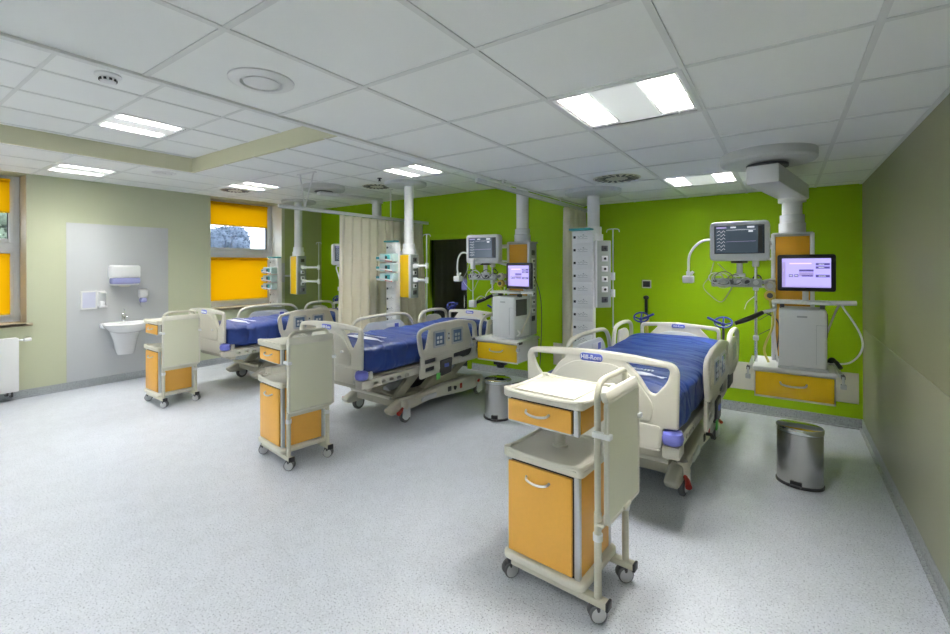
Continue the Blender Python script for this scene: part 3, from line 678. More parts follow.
# black cable heap and regulators
for (t, gx, gz) in ((P1, -.185, 1.0), (P2, -.20, 1.05)):
    b = MB(); zz = gz+.47
    b.tube([(gx-.06+.03*cos(a*1.05), -.22+.006*a, zz+.03+.028*sin(a*1.05)) for a in range(7)], .006, dark_m, 6, smooth=3); b.obj('black_cable', t)
    for k, (dz, m_) in enumerate(((-.03, cream_m), (-.11, gold_m))):
        b = MB(); b.cyl((gx+.03, -.24, zz+dz), (gx+.03, -.19, zz+dz), .042, m_, bev=.006); b.cyl((gx+.03, -.246, zz+dz), (gx+.03, -.238, zz+dz), .022, dgrey_m if k else white_m, seg=16); b.cyl((gx+.03, -.2, zz+dz), (-.12, -.08, zz+dz), .015, alu_m, seg=10); b.obj('regulator', t)
    b = MB(); b.tube([(gx+.03, -.22, zz-.15), (gx+.05, -.22, zz-.35), (gx-.01, -.25, zz-.55), (gx+.02, -.28, zz-.66)], .009, hose_m, 8, smooth=6); b.obj('hose', t, label='yellow hose')
    b = MB(); b.tube([(gx+.07, -.2, zz-.15), (gx+.06, -.2, zz-.4), (gx+.08, -.22, zz-.66)], .008, white_m, 8, smooth=6); b.tube([(gx-.01, -.2, zz-.25), (gx+.09, -.15, zz-.35), (gx+.07, -.2, zz-.62)], .006, dark_m, 8, smooth=6); b.obj('hose', t)
    b = MB(); b.cyl((gx-.07, -.24, .80), (gx-.07, -.24, 1.62), .011, chrome_m, seg=12); b.box(gx-.095, gx-.045, -.265, -.215, 1.60, 1.68, white_m, .008)
    b.box(gx-.09, gx-.05, -.26, -.22, 1.40, 1.46, lgrey_m, .006); b.box(gx-.09, gx-.05, -.26, -.22, .98, 1.02, lgrey_m, .006); b.tube([(gx-.07, -.22, 1.43), (-.13, -.08, 1.43)], .01, lgrey_m, 8); b.obj('accessory_pole', t)
    b = MB(); b.tube([(gx-.21, -.42, gz+.13), (gx-.10, -.38, gz+.18), (gx-.02, -.32, gz+.225)], .022, dark_m, 12, smooth=5, rr=lambda u: .75+.5*u*(1-u)*4*.4); b.tube([(gx-.02, -.32, gz+.225), (gx+.06, -.26, gz+.25), (-.13, -.1, gz+.28)], .014, lgrey_m, 10, smooth=4); b.obj('tube_holder', t, label='black grip on a jointed arm')
    b = MB(); b.tube([(gx-.08, -.26, 1.35), (gx-.13, -.27, 1.30), (gx-.15, -.28, 1.24)], .004, white_m, 6, smooth=4); b.tube([(gx-.05, -.26, 1.15), (gx+.02, -.24, 1.20), (gx+.05, -.22, 1.24)], .003, dgrey_m, 6); b.tube([(gx-.05, -.26, 1.03), (gx+.03, -.24, 1.08)], .003, dgrey_m, 6); b.obj('thin_tubing', t)
b = MB(); b.tube([(.20, -.05, .95), (.30, -.1, 1.28), (.33, -.25, 1.26), (.41, -.3, 1.1), (.42, -.32, .98), (.35, -.3, .87), (.22, -.25, .84)], .007, white_m, 8, smooth=8); b.obj('hose', P1, label='white looping hose')
b = MB(); b.tube([(.19, -.2, .86), (.24, -.22, .84), (.27, -.26, .86), (.30, -.3, .82)], .016, dark_m, 8, smooth=4); b.sphere((.25, -.24, .86), .03, dark_m); b.obj('connector', P1)
b = MB(); b.tube([(.13, .05, 1.5), (.24, .0, 1.2), (.26, -.05, .7), (.2, -.05, .35), (-.1, -.1, .22)], .005, dgrey_m, 6, smooth=8); b.tube([(.13, -.02, 1.55), (.16, -.1, 1.3), (.2, -.2, 1.1), (.14, -.3, .86)], .009, cream_m, 8, smooth=8); b.tube([(.1, -.35, .86), (.15, -.4, .84), (.17, -.38, .88), (.1, -.36, .9), (.04, -.38, .86)], .010, white_m, 8, smooth=6); b.obj('hose', P2)
b = MB(); b.tube([(-.40, -.46, 1.60), (-.40, -.46, 1.40), (-.40, -.46, 1.22)], .006, alu_m, 8); b.box(-.425, -.375, -.48, -.44, 1.58, 1.70, white_m, .008); b.box(-.44, -.36, -.49, -.44, 1.14, 1.22, white_m, .008); b.tube([(-.38, -.46, 1.2), (-.3, -.46, 1.27), (-.24, -.44, 1.25)], .005, grey_m, 6, smooth=4); b.tube([(-.40, -.44, 1.64), (-.2, -.25, 1.66), (-.13, -.09, 1.62)], .016, lgrey_m, 8); b.obj('suction_holder', P2)

# ------------------------------------------------------------------ things on the green wall
b = MB(); b.box(-2.65, XR-.03, YF-.006, YF, .245, .545, cream_m, .002); tag(b.obj('wall_guard'), 'long cream impact board low on the green wall', 'wall guard')
t = thing('wall_socket', 'black square wall socket with white rim on the green wall', 'socket', (-1.40, YF, 1.385))
b = MB(); b.box(-.055, .055, -.012, 0, -.05, .05, white_m, .006); b.obj('rim', t)
b = MB(); b.box(-.042, .042, -.016, -.01, -.036, .036, dark_m, .004); b.obj('insert', t)
t = thing('hanging_hose', 'black headed hose hanging on the green wall below the socket', 'hose', (-1.40, YF-.03, 1.22))
b = MB(); b.sphere((0, 0, 0), .034, dark_m, (1, .7, .8)); b.tube([(0, 0, 0), (.0, 0, -.1), (0, 0, -.2)], .017, dark_m, 8); b.obj('head', t)
b = MB(); b.tube([(0, 0, -.2), (0, 0, -.30), (.01, 0, -.5), (.0, .0, -.7)], .022, hose_m, 8, smooth=4); b.box(-.03, .03, .0, .03, -.34, -.26, gold_m, .005); b.obj('tube', t)
b = MB(); b.cyl((0, .01, -.26), (.02, .01, -.70), .008, dgrey_m); b.obj('rod', t)

# ------------------------------------------------------------------ wash corner
b = MB(); b.box(0, .004, 1.824, 3.01, .10, 2.205, splash_m, .001); tag(b.obj('splash_panel', loc=(XL, 0, 0)), 'large white splash panel on the wall behind the washbasin', 'wall panel')
t = thing('washbasin', 'white wall hung washbasin with half pedestal', 'washbasin', (XL+.005, 2.42, 0))
b = MB()
prof = [(.0, .70), (.12, .71), (.20, .74), (.245, .80), (.262, .835), (.255, .845), (.235, .835), (.20, .78), (.12, .745), (0, .74)]
b.lathe(prof, porcelain_m, 36, M.Translation((.24, 0, 0)), sx=.92, sy=1.08); b.box(0, .14, -.262, .262, .77, .85, porcelain_m, .025, 3); b.box(0, .3, -.2, .2, .755, .79, porcelain_m, .03, 3); b.obj('basin', t)
b = MB(); b.lathe([(0, .395), (.085, .40), (.10, .44), (.125, .60), (.165, .74), (0, .74)], porcelain_m, 28, M.Translation((.14, 0, 0)), sx=.84, sy=1.12); b.box(0, .1, -.1, .1, .45, .72, porcelain_m, .03); b.obj('pedestal', t)
b = MB(); b.cyl((.07, 0, .84), (.07, 0, .94), .022, chrome_m); b.tube([(.07, 0, .91), (.11, 0, .95), (.18, 0, .93), (.20, 0, .90)], .012, chrome_m, 10, smooth=4); b.tube([(.07, 0, .94), (.06, .01, .99), (.03, .02, 1.03)], .008, chrome_m, 8, smooth=3); b.sphere((.07, 0, .945), .024, chrome_m); b.obj('faucet', t, label='chrome mixer tap')
t = thing('towel_dispenser', 'white paper towel dispenser with lilac lower part above the washbasin', 'dispenser', (XL+.005, 2.43, 1.36))
b = MB(); b.box(0, .17, -.17, .17, .10, .28, white_m, .03, 4); b.box(0, .15, -.155, .155, .0, .12, white_m, .02, 3); b.obj('cover', t)
b = MB(); b.box(.04, .172, -.165, .165, .02, .105, lilac_m, .02, 3); b.obj('window', t, label='lilac lower part')
b = MB(); b.plate(rpoly([(-.08, .0, .01), (.08, .0, .01), (.05, -.025, .02), (-.05, -.025, .02)]), [], .002, cream_m, 'yz', .09, .0005); b.obj('paper_towel', t)
t = thing('soap_dispenser', 'white soap dispenser with lilac base right of the washbasin tap', 'dispenser', (XL+.005, 2.665, 1.10))
b = MB(); b.box(0, .10, -.055, .055, .07, .19, white_m, .022, 3); b.box(0, .03, -.04, .04, 0, .09, white_m, .01); b.obj('cover', t)
b = MB(); b.box(.0, .09, -.04, .04, .0, .07, lilac_m, .02, 3); b.obj('bottle', t, label='lilac base'); b = MB(); b.tube([(.05, -.02, .02), (.08, -.05, -.02), (.12, -.05, -.05)], .006, chrome_m, 8, smooth=3); b.obj('lever', t)
t = thing('soap_dispenser', 'slim white soap dispenser holder left of the washbasin tap', 'dispenser', (XL+.005, 2.19, 1.06))
b = MB(); b.box(0, .02, -.045, .045, 0, .23, white_m, .006); b.box(0, .09, -.045, .045, 0, .03, white_m, .008); b.box(0, .08, -.04, .04, .19, .215, white_m, .006); b.obj('bracket', t)
b = MB(); b.cyl((.05, 0, .03), (.05, 0, .09), .032, white_m, bev=.008); b.obj('bottle', t)
t = thing('notice_frame', 'pale lilac framed notice on the splash panel left of the basin', 'notice', (XL+.005, 2.055, 1.17))
b = MB(); b.box(0, .012, -.09, .09, -.125, .125, whitem_m, .003); b.obj('frame', t); b = MB(); b.box(.010, .014, -.07, .07, -.105, .105, mat('notice_lilac', (.60, .62, .76), .5), 0); b.obj('sheet', t)
t = thing('radiator', 'white panel radiator under the window at the left picture edge', 'radiator', (XL, .6, 0))
b = MB(); b.box(.06, .075, -.75, .75, .12, .76, white_m, .006); b.box(.145, .16, -.75, .75, .12, .76, white_m, .006); b.box(.06, .16, -.752, -.74, .13, .76, white_m, .003); b.box(.06, .16, .74, .752, .13, .76, white_m, .003); b.box(.062, .158, -.74, .74, .745, .765, whitem_m, .002)
for k in range(36): b.box(.078, .142, -.72+k*.04, -.705+k*.04, .14, .74, whitem_m, 0)
for y in (-.5, .5): b.box(0, .06, y-.02, y+.02, .25, .65, whitem_m, .003)
b.obj('panel', t)
b = MB(); b.cyl((.11, .75, .73), (.11, .81, .73), .012, alu_m); b.cyl((.11, .80, .73), (.11, .87, .73), .022, white_m, bev=.005); b.obj('thermostat_valve', t)
b = MB(); b.tube([(.11, .70, .13), (.11, .70, .06), (.05, .70, .05), (0, .70, .05)], .01, dgrey_m, 8); b.tube([(.11, .66, .13), (.11, .66, .08), (.05, .66, .07), (0, .66, .07)], .01, dgrey_m, 8); b.obj('pipe', t)

# ------------------------------------------------------------------ pedal bins
t = thing('pedal_bin', 'oval stainless steel pedal bin on the floor near the right wall', 'bin', (.090, 4.10, 0), -12)
b = MB(); b.lathe([(0, .015), (.163, .015), (.163, .385), (.0, .385)], steel_m, 56, sx=.88, sy=.72); b.obj('body', t)
b = MB(); b.lathe([(0, 0), (.168, 0), (.171, .008), (.171, .018), (.163, .022), (0, .022)], dark_m, 56, sx=.88, sy=.725); b.obj('base', t, label='black base ring')
b = MB(); b.lathe([(0, .388), (.166, .388), (.168, .392), (.168, .420), (.163, .427), (.155, .4285), (0, .4290)], lid_m, 56, sx=.88, sy=.725); b.obj('lid', t)
b = MB(); b.box(-.033, .033, -.150, -.11, .012, .026, dark_m, .005); b.box(-.036, .036, -.124, -.113, .018, .05, dark_m, .003); b.obj('pedal', t)
t = thing('pedal_bin', 'round stainless steel pedal bin below the middle drawer unit', 'bin', (-2.53, 4.10, 0), 18)
b = MB(); b.lathe([(0, .015), (.142, .015), (.142, .375), (.0, .375)], steel_m, 48); b.obj('body', t)
b = MB(); b.lathe([(0, 0), (.150, 0), (.153, .008), (.153, .018), (.143, .022), (0, .022)], dark_m, 48); b.obj('base', t, label='black base ring')
b = MB(); b.lathe([(0, .378), (.145, .378), (.147, .382), (.147, .404), (.142, .410), (.135, .412), (0, .4125)], lid_m, 48); b.box(-.05, .05, .13, .17, .36, .41, dark_m, .006); b.obj('lid', t)
b = MB(); b.box(-.03, .03, -.19, -.13, .012, .024, dark_m, .005); b.box(-.035, .035, -.15, -.138, .02, .06, dark_m, .003); b.obj('pedal', t)

# ------------------------------------------------------------------ bedside cabinet with folded table
def make_cart(loc, rotz, label):
    t = thing('bedside_cabinet', label, 'bedside cabinet', loc, rotz, 'wheeled bedside cabinets')
    X0, X1, Y0, Y1 = -.222, .178, -.18, .19
    b = MB(); b.plate(rpoly([(X0-.02, Y0-.025, .04), (X1+.03, Y0-.025, .04), (X1+.03, Y1+.02, .04), (X0-.02, Y1+.02, .04)]), [], .036, cream_m, 'xy', .137, .009); b.box(X0+.01, X1+.0, Y0+.01, Y1-.02, .112, .122, creamd_m, .003); b.obj('base_tray', t)
    b = MB()
    for x, y in ((X0+.012, Y0+.012), (X1-.012, Y0+.012), (X0+.012, Y1-.012), (X1-.012, Y1-.012)): b.box(x-.014, x+.014, y-.014, y+.014, .155, .635, alu_m, .006)
    b.box(X0+.015, X1-.015, Y1-.02, Y1-.006, .16, .63, cream_m, 0); b.box(X0+.02, X1-.02, Y0+.02, Y1-.03, .158, .17, cream_m, 0); b.obj('corner_frame', t)
    for x in (X0+.006, X1-.006):
        b = MB(); b.box(x-.005, x+.005, Y0+.028, Y1-.028, .16, .63, orange_m, .001); b.obj('side_panel', t, label='orange side panel')
    b = MB(); b.box(X0+.01, X1-.01, Y0+.004, Y0+.02, .158, .634, dark_m, 0); b.obj('door_gap', t, label='black seam around the door')
    b = MB(); b.box(X0+.012, X1-.034, Y0-.010, Y0+.006, .166, .620, orange_m, .002); d = b.obj('door', t, label='orange door')
    def hnd(p, z):
        b = MB(); c = (X0+X1)/2-.015
        b.tube([(c-.065, Y0-.008, z+.012), (c-.055, Y0-.026, z+.003), (c-.02, Y0-.033, z-.004), (c+.02, Y0-.033, z-.004), (c+.055, Y0-.026, z+.003), (c+.065, Y0-.008, z+.012)], .006, alu_m, 8, smooth=4); b.obj('handle', p)
    hnd(d, .555)
    def tray(z, h, xr, yb, name, lab=None):
        b = MB(); xl, yf = X0-.014, Y0-.024
        b.plate(rpoly([(xl, yf, .035), (xr, yf, .035), (xr, yb, .035), (xl, yb, .035)]), [], h*.55, cream_m, 'xy', z+h*.28, .006)
        def rim(pts): b.tube(pts, .011, cream_m, 8, smooth=4)
        n = []
        zz = z+h*.75
        for k in range(5): n.append((xl+.02+(xr-xl-.04)*k/4, yf+.009, zz+(.0 if k in (0, 4) else -.010)))
        rim(n); rim([(xl+.02+(xr-xl-.04)*k/4, yb-.009, zz+(.0 if k in (0, 4) else -.010)) for k in range(5)])
        for x in (xl+.009, xr-.009): rim([(x, yf+.02+(yb-yf-.04)*k/4, zz+(.0 if k in (0, 4) else -.010)) for k in range(5)])
        for x, y in ((xl+.02, yf+.02), (xr-.02, yf+.02), (xl+.02, yb-.02), (xr-.02, yb-.02)): b.cyl((x, y, z+.004), (x, y, zz+.011), .02, cream_m, bev=.004, seg=16)
        return b.obj(name, t)
    tray(.640, .055, X1+.026, Y1+.022, 'worktop_tray')
    b = MB(); b.cyl((-.03, .03, .655), (-.03, .03, .83), .027, cream_m, seg=20); b.cyl((-.03, .03, .668), (-.03, .03, .682), .04, cream_m, seg=20); b.obj('post', t)
    b = MB(); b.box(X0+.01, X1-.006, Y0+.014, Y1-.02, .822, .942, dark_m, 0); b.box(X1-.026, X1+.0, Y0-.004, Y0+.024, .820, .944, alu_m, .006)
    b.box(X0+.004, X0+.014, Y0-.002, Y1-.02, .822, .942, alu_m, .001); b.box(X0+.01, X1-.03, Y0+.0, Y0+.014, .820, .826, alu_m, 0); b.obj('drawer_case', t)
    for x in (X1-.008, X0-.0):
        b = MB(); b.box(x, x+.007, Y0+.03, Y1-.03, .826, .938, orange_m, .001); b.obj('drawer_side', t, label='orange side of drawer case')
    b = MB(); b.box(X0+.012, X1-.034, Y0-.010, Y0+.006, .830, .934, orange_m, .002); d = b.obj('drawer', t, label='orange drawer front'); hnd(d, .885)
    tray(.948, .048, X1+.026, Y1+.022, 'top_tray')
    b = MB(); b.box(X0+.02, X1-.04, Y0+.03, Y1-.02, .977, .984, cream_m, .003); b.obj('top_mat', t)
    # outrigger bars
    XF = .262
    for y in (-.165, .17):
        b = MB(); b.box(-.20, XF+.045, y-.022, y+.022, .085, .118, creamd_m, .006); bar = b.obj('foot_bar', t)
        b = MB(); b.box(XF+.043, XF+.056, y-.024, y+.024, .082, .121, dark_m, .004); b.obj('end_cap', bar)
        b = MB(); b.cyl((XF, y, .11), (XF, y, .50), .017, creamd_m, seg=16); b.cyl((XF, y, .375), (XF, y, .405), .022, whitem_m, seg=16); b.obj('leg_post', t)
    b = MB(); b.tube([(XF, -.165, .50)]+catmull([(XF, -.165, .98), (XF, -.165, 1.03), (XF, -.135, 1.075), (XF, -.08, 1.088), (XF, .03, 1.088), (XF, .13, 1.088), (XF, .165, 1.07), (XF, .17, 1.02)], 4)+[(XF, .17, .50)], .0145, creamd_m, 12); b.obj('handle_frame', t)
    b = MB(); b.box(XF-.012, XF+.02, -.165, .17, .425, .447, creamd_m, .004); b.box(XF-.0, XF+.035, -.185, .19, .448, .462, creamd_m, .004); b.obj('support_rail', t)
    b = MB(); P = rpoly([(-.195, .465, .02), (.20, .465, .02), (.20, 1.015, .03), (-.195, 1.015, .03)])
    b.plate(P, [], .016, panel_m, 'yz', XF+.052, .004); b.plate(P, [rpoly([(-.177, .482, .012), (.182, .482, .012), (.182, .998, .012), (-.177, .998, .012)])], .022, cream_m, 'yz', XF+.052, .004)
    b.box(XF+.03, XF+.066, -.192, .197, 1.005, 1.055, cream_m, .012, mw=M.Translation((XF+.05, 0, 1.01)) @ M.Rotation(R(-18), 4, 'Y') @ M.Translation((-XF-.05, 0, -1.01)))
    tb = b.obj('folding_table_top', t)
    for y in (-.205, .178):
        b = MB(); b.box(XF-.01, XF+.075, y, y+.035, .848, .872, white_m, .004); b.obj('clip', tb, label='white clip')
    b = MB(); b.box(XF+.06, XF+.072, -.02, .06, .470, .486, cream_m, .003); b.obj('catch', tb)
    for x, y in ((-.225, -.165), (-.225, .17), (XF-.01, -.165), (XF-.01, .17)):
        b = MB(); b.cyl((x, y, .070), (x, y, .10), .012, dgrey_m, seg=12); b.box(x-.024, x+.024, y-.016, y+.03, .055, .078, dgrey_m, .008)
        c = b.obj('caster', t)
        b = MB(); an = -.8 if x > 0 else -.5; mw = M.Translation((x, y+.012, .041)) @ M.Rotation(an, 4, 'Z') @ M.Rotation(pi/2, 4, 'Y')
        for s in (-1, 1):
            b.lathe([(0, s*.008), (.034, s*.008), (.040, s*.011), (.040, s*.022), (.034, s*.026), (.03, s*.026)] if s > 0 else [(.03, -.026), (.034, -.026), (.040, -.022), (.040, -.011), (.034, -.008), (0, -.008)], tyre_m, 24, mw)
            b.lathe([(.034, s*.0265), (.027, s*.030), (.0, s*.027)] if s > 0 else [(0, -.027), (.027, -.030), (.034, -.0265)], hub_m, 24, mw)
        b.obj('wheel', c)
    return t
ct = make_cart((-.945, 2.17, 0), -4.5, 'front bedside cabinet with orange door and drawer, nearest the viewer')
dup(ct, (-3.47, 2.29, 0), -7.5, 'middle bedside cabinet standing before the foot of the middle bed')
dup(ct, (-6.11, 2.39, 0), -2, 'farthest bedside cabinet standing near the washbasin')

# ------------------------------------------------------------------ beds
def make_bed(loc, rotz, label):
    t = thing('hospital_bed', label, 'hospital bed', loc, rotz, 'hospital beds')
    # footboard  (local y 0)
    nf = len(col.objects)
    def board(y, w, z0, z1, holes=True):
        b = MB(); c = .06
        out = rpoly([(-w+.10, z0+.0, .02), (w-.10, z0, .02), (w-.085, z0+.125, .012), (w-.005, z0+.13, .015), (w+.003, z1-.02, .07), (w*.5, z1+.004, 0), (0, z1+.012, .0), (-w*.5, z1+.004, 0), (-w-.003, z1-.02, .07), (-w+.005, z0+.13, .015), (-w+.085, z0+.125, .012)], 6)
        h1 = rpoly([(w*.40, z1-.046, .015), (w-.045, z1-.052, .03), (w-.062, z1-.13, .06), (w-.13, z1-.215, .04), (w-.165, z1-.205, .03), (w-.235, z1-.10, .08)], 6)
        h2 = [(-p[0], p[1]) for p in h1]
        b.plate(out, [h1, h2] if holes else [], .036, bed_m, 'xz', y, .012)
        return b
    b = board(0, .495, .50, 1.03); b.box(-.39, .39, -.026, .02, .49, .505, bed_m, .005)
    # raised arch field and lower ledge
    ar = [(-.40, .66)]+[(-.40*cos(a)*1.0, .66+.30*sin(a)**.75) for a in [pi*k/24 for k in range(1, 24)]]+[(.40, .66)]
    b.plate(rpoly([(-.34, .655, .02), (.34, .655, .02), (.36, .76, .05), (.25, .90, .06), (.13, .968, .06), (-.13, .968, .06), (-.25, .90, .06), (-.36, .76, .05)], 6), [], .012, bed_m, 'xz', -.021, .005)
    b.plate(rpoly([(-.385, .50, .015), (.385, .50, .015), (.395, .64, .02), (-.395, .64, .02)]), [], .010, bed_m, 'xz', -.020, .004)
    fb = b.obj('footboard', t)
    b = MB(); b.plate(rpoly([(-.10, .968, .025), (.05, .968, .025), (.05, 1.018, .025), (-.10, 1.018, .025)]), [], .008, badge_m, 'xz', -.021, .003); b.obj('badge', fb, label='blue oval badge')
    b = MB(); b.text('Hill-Rom', .038, letter_m, M.Translation((-.025, -.0265, .992)) @ M.Rotation(pi/2, 4, 'X')); b.obj('lettering', fb)
    # hanging hook on footboard
    b = MB(); b.box(.22, .25, -.045, -.02, .77, .79, white_m, .004); b.obj('hook', fb)
    for s in (-1, 1):
        b = MB(); b.lathe([(0, -.045), (.035, -.042), (.055, -.03), (.062, 0), (.055, .03), (.035, .042), (0, .045)], bump_m, 28, M.Translation((s*.452, .02, .575))); b.box(min(s*.405, s*.46), max(s*.405, s*.46), -.02, .05, .532, .618, bump_m, .015); b.obj('bumper', t, label='blue corner bumper')
        b = MB(); b.box(min(s*.40, s*.495), max(s*.40, s*.495), -.015, .12, .455, .530, bed_m, .012); b.box(min(s*.40, s*.485), max(s*.40, s*.485), .075, .13, .50, .60, bed_m, .012); b.obj('corner_bracket', t)
    for o in list(col.objects)[nf:]: o.data.transform(M.Translation((0, 0, .038)))
    # headboard
    YH = 2.24; b = MB(); w = .385
    out = rpoly([(-w, .62, .03), (w, .62, .03), (w, 1.0, .05), (0, 1.022, 0), (-w, 1.0, .05)], 6)
    h1 = rpoly([(.20, .975, .02), (w-.03, .96, .02), (w-.035, .74, .02), (.345, .74, .03), (.31, .86, .04)], 5); h1c = rpoly([(-.17, .975, .02), (.17, .975, .02), (.17, .955, .0), (-.17, .955, .0)], 2)
    b.plate(out, [h1, [(-p[0], p[1]) for p in h1]], .034, bed_m, 'xz', YH, .011)
    b.plate(rpoly([(-.30, .66, .02), (.30, .66, .02), (.28, .84, .08), (.13, .93, .08), (-.13, .93, .08), (-.28, .84, .08)], 6), [], .012, bedgrey_m, 'xz', YH-.02, .004)
    hb = b.obj('headboard', t)
    b = MB(); b.plate(rpoly([(-.065, .966, .018), (.065, .966, .018), (.065, 1.004, .018), (-.065, 1.004, .018)]), [], .008, badge_m, 'xz', YH-.019, .003); b.obj('badge', hb, label='blue oval badge')
    b = MB(); b.text('Hill-Rom', .028, letter_m, M.Translation((0, YH-.0245, .984)) @ M.Rotation(pi/2, 4, 'X')); b.obj('lettering', hb)
    # mattress
    vs, fs = [], []; nu, nv = 72, 150; y0, y1 = .045, 2.19; W2, zb, zt = .470, .575, .875
    sec = []
    for k in range(nu):
        a = 2*pi*k/nu; e = .42
        sec.append((math.copysign(abs(cos(a))**e, cos(a))*W2, (zb+zt)/2+math.copysign(abs(sin(a))**e, sin(a))*(zt-zb)/2))
    for j in range(nv+1):
        v = j/nv; y = y0+(y1-y0)*v; en = min(1, min(v, 1-v)*22); en = sqrt(1-(1-en)**2)*.12+.88
        for x, z in sec:
            x2 = x*(.93+.07*en)+.0; z2 = (zb+zt)/2+(z-(zb+zt)/2)*en
            n1 = noise.noise(V((x*1.6, y*8.5+x*1.2, z*2)))*.016-(max(0, 1-abs(noise.noise(V((x*1.3+3, y*6+x*2.0, z*4)))*9))**2)*.016
            top = max(0, (z-(zb+.10))/(zt-zb-.10))
            sag = .030*max(0, v-.72)/.28
            z2 += n1*(top*.9+.1)+sag*top
            x2 += math.copysign(1, x)*(abs(noise.noise(V((z*9, y*4+z*3, 4))))*.034-.006-max(0, 1-abs(noise.noise(V((z*5+1, y*5, 9)))*8))**2*.014)*(1 if abs(x) > .36 else 0)
            vs.append((x2, y, z2))
    for j in range(nv):
        for k in range(nu): a = j*nu+k; c = j*nu+(k+1) % nu; fs.append((a, c, c+nu, a+nu))
    fs.append(tuple(range(nu))[::-1]); fs.append(tuple(nv*nu+k for k in range(nu)))
    me = bpy.data.meshes.new('mattress'); me.from_pydata(vs, [], fs); me.materials.append(blue_m)
    for p in me.polygons: p.use_smooth = True
    mt = bpy.data.objects.new('mattress', me); col.objects.link(mt); mt.parent = t
    from mathutils.bvhtree import BVHTree
    bv = BVHTree.FromPolygons([V(v) for v in vs], fs)
    def top_z(x, y):
        h = bv.ray_cast(V((x, y, 2)), V((0, 0, -1))); return h[0].z if h[0] else .88
    b = MB(); b.text('hill-rom.com', .095, letter_m, M.Translation((-.03, .53, 0)), .002)
    n = 60; g = bmesh.new(); rows = []
    for k in range(n+1):
        u = k/n; x = -.33+.66*u; yc = .43-.03*u; th = .065*sin(pi*min(1, u*1.02+.0))**.6 if 0 < u < 1 else .001
        rows.append([[g.verts.new((x, yc-th+q*th*1.1/4, zz)) for q in range(5)] for zz in (-.002, .002)])
    for a, c in zip(rows, rows[1:]):
        for q in range(4):
            g.faces.new((a[1][q], c[1][q], c[1][q+1], a[1][q+1])); g.faces.new((a[0][q], a[0][q+1], c[0][q+1], c[0][q]))
        g.faces.new((a[0][0], c[0][0], c[1][0], a[1][0])); g.faces.new((a[0][4], a[1][4], c[1][4], c[0][4]))
    b.merge_bm(g, letter_m)
    for v in b.bm.verts: v.co.z += top_z(v.co.x, v.co.y)+.0035
    b.obj('lettering', mt, label='white web address and swoosh on the mattress')
    # deck and upper frame
    b = MB(); b.box(-.41, .41, .10, 2.18, .535, .58, bedf_m, .008); b.obj('deck', t)
    for s in (-1, 1):
        b = MB(); hol = [rpoly([(a, .500, .008), (a+.05, .500, .008), (a+.05, .525, .008), (a, .525, .008)], 3) for a in (.16, .26, .36, .46, .57)]
        b.plate(rpoly([(.06, .475, .015), (.64, .485, .01), (2.15, .485, .02), (2.15, .56, .02), (.06, .56, .02)]), hol, .05, bed_m, 'yz', s*.430, .006); b.obj('side_beam', t)
    for y, z in ((.10, .44), (.62, .46), (1.95, .46)):
        b = MB(); b.box(-.42, .42, y, y+.07, z, z+.07, bedf_m, .01); b.obj('cross_beam', t)
    # lifting arms
    for s in (-1, 1):
        b = MB(); b.plate(rpoly([(.55, .20, .03), (.68, .20, .03), (1.02, .44, .03), (1.02, .52, .02), (.90, .52, .03)]), [], .05, bedf_m, 'yz', s*.24, .01); b.obj('lift_arm', t); b = MB()
        b.plate(rpoly([(1.35, .24, .03), (1.50, .24, .03), (1.92, .46, .03), (1.92, .50, .02), (1.80, .50, .03)]), [], .04, bedf_m, 'yz', s*.24, .01); b.obj('lift_arm', t)
    b = MB(); b.cyl((0, .75, .26), (0, 1.35, .46), .035, dgrey_m); b.cyl((0, .72, .25), (0, 1.0, .345), .05, lgrey_m); b.box(-.18, .18, 1.02, 1.40, .36, .50, dgrey_m, .02); b.obj('lift_motor', t)
    # base
    for s in (-1, 1):
        b = MB(); b.plate(rpoly([(.40, .17, .03), (.44, .115, .03), (.62, .11, .03), (.82, .125, .03), (1.0, .145, .04), (1.28, .13, .04), (1.6, .10, .04), (1.86, .10, .04), (2.02, .15, .05), (2.0, .24, .05), (1.72, .27, .04), (1.25, .27, .05), (.85, .235, .05), (.55, .235, .04)], 5), [], .095, bed_m, 'yz', s*.345, .025); o = b.obj('base_cover', t)
        b = MB(); b.tube([(s*.39, 1.42, .20), (s*.43, 1.40, .21), (s*.45, 1.36, .20)], .014, dgrey_m, 8); b.box(min(s*.385, s*.40), max(s*.385, s*.40), 1.30, 1.36, .17, .225, dgrey_m, .005); b.box(min(s*.385, s*.40), max(s*.385, s*.40), 1.52, 1.56, .16, .22, red_m, .005); b.obj('foot_control', o)
        b = MB(); b.plate(rpoly([(.86, .155, .02), (1.10, .16, .02), (1.10, .215, .02), (.86, .205, .02)], 4), [], .02, lgrey_m, 'yz', s*.396, .008); b.obj('pedal_recess', o)
        b = MB(); b.plate(rpoly([(.98, .26, .03), (1.60, .26, .05), (1.46, .39, .05), (1.15, .37, .04)], 5), [], .10, bedf_m, 'yz', s*.27, .02); b.obj('inner_cover', t)
    for y in (.56, 1.78):
        b = MB(); b.box(-.32, .32, y, y+.11, .15, .235, bedf_m, .02); b.obj('base_crossbar', t)
    b = MB(); b.box(-.24, .24, .66, 1.79, .17, .25, bedf_m, .02); b.box(-.16, .16, .95, 1.55, .24, .33, dgrey_m, .03); b.obj('base_frame', t)
    b = MB(); b.cyl((-.31, .50, .27), (.31, .50, .27), .018, bed_m); b.obj('brake_bar', t)
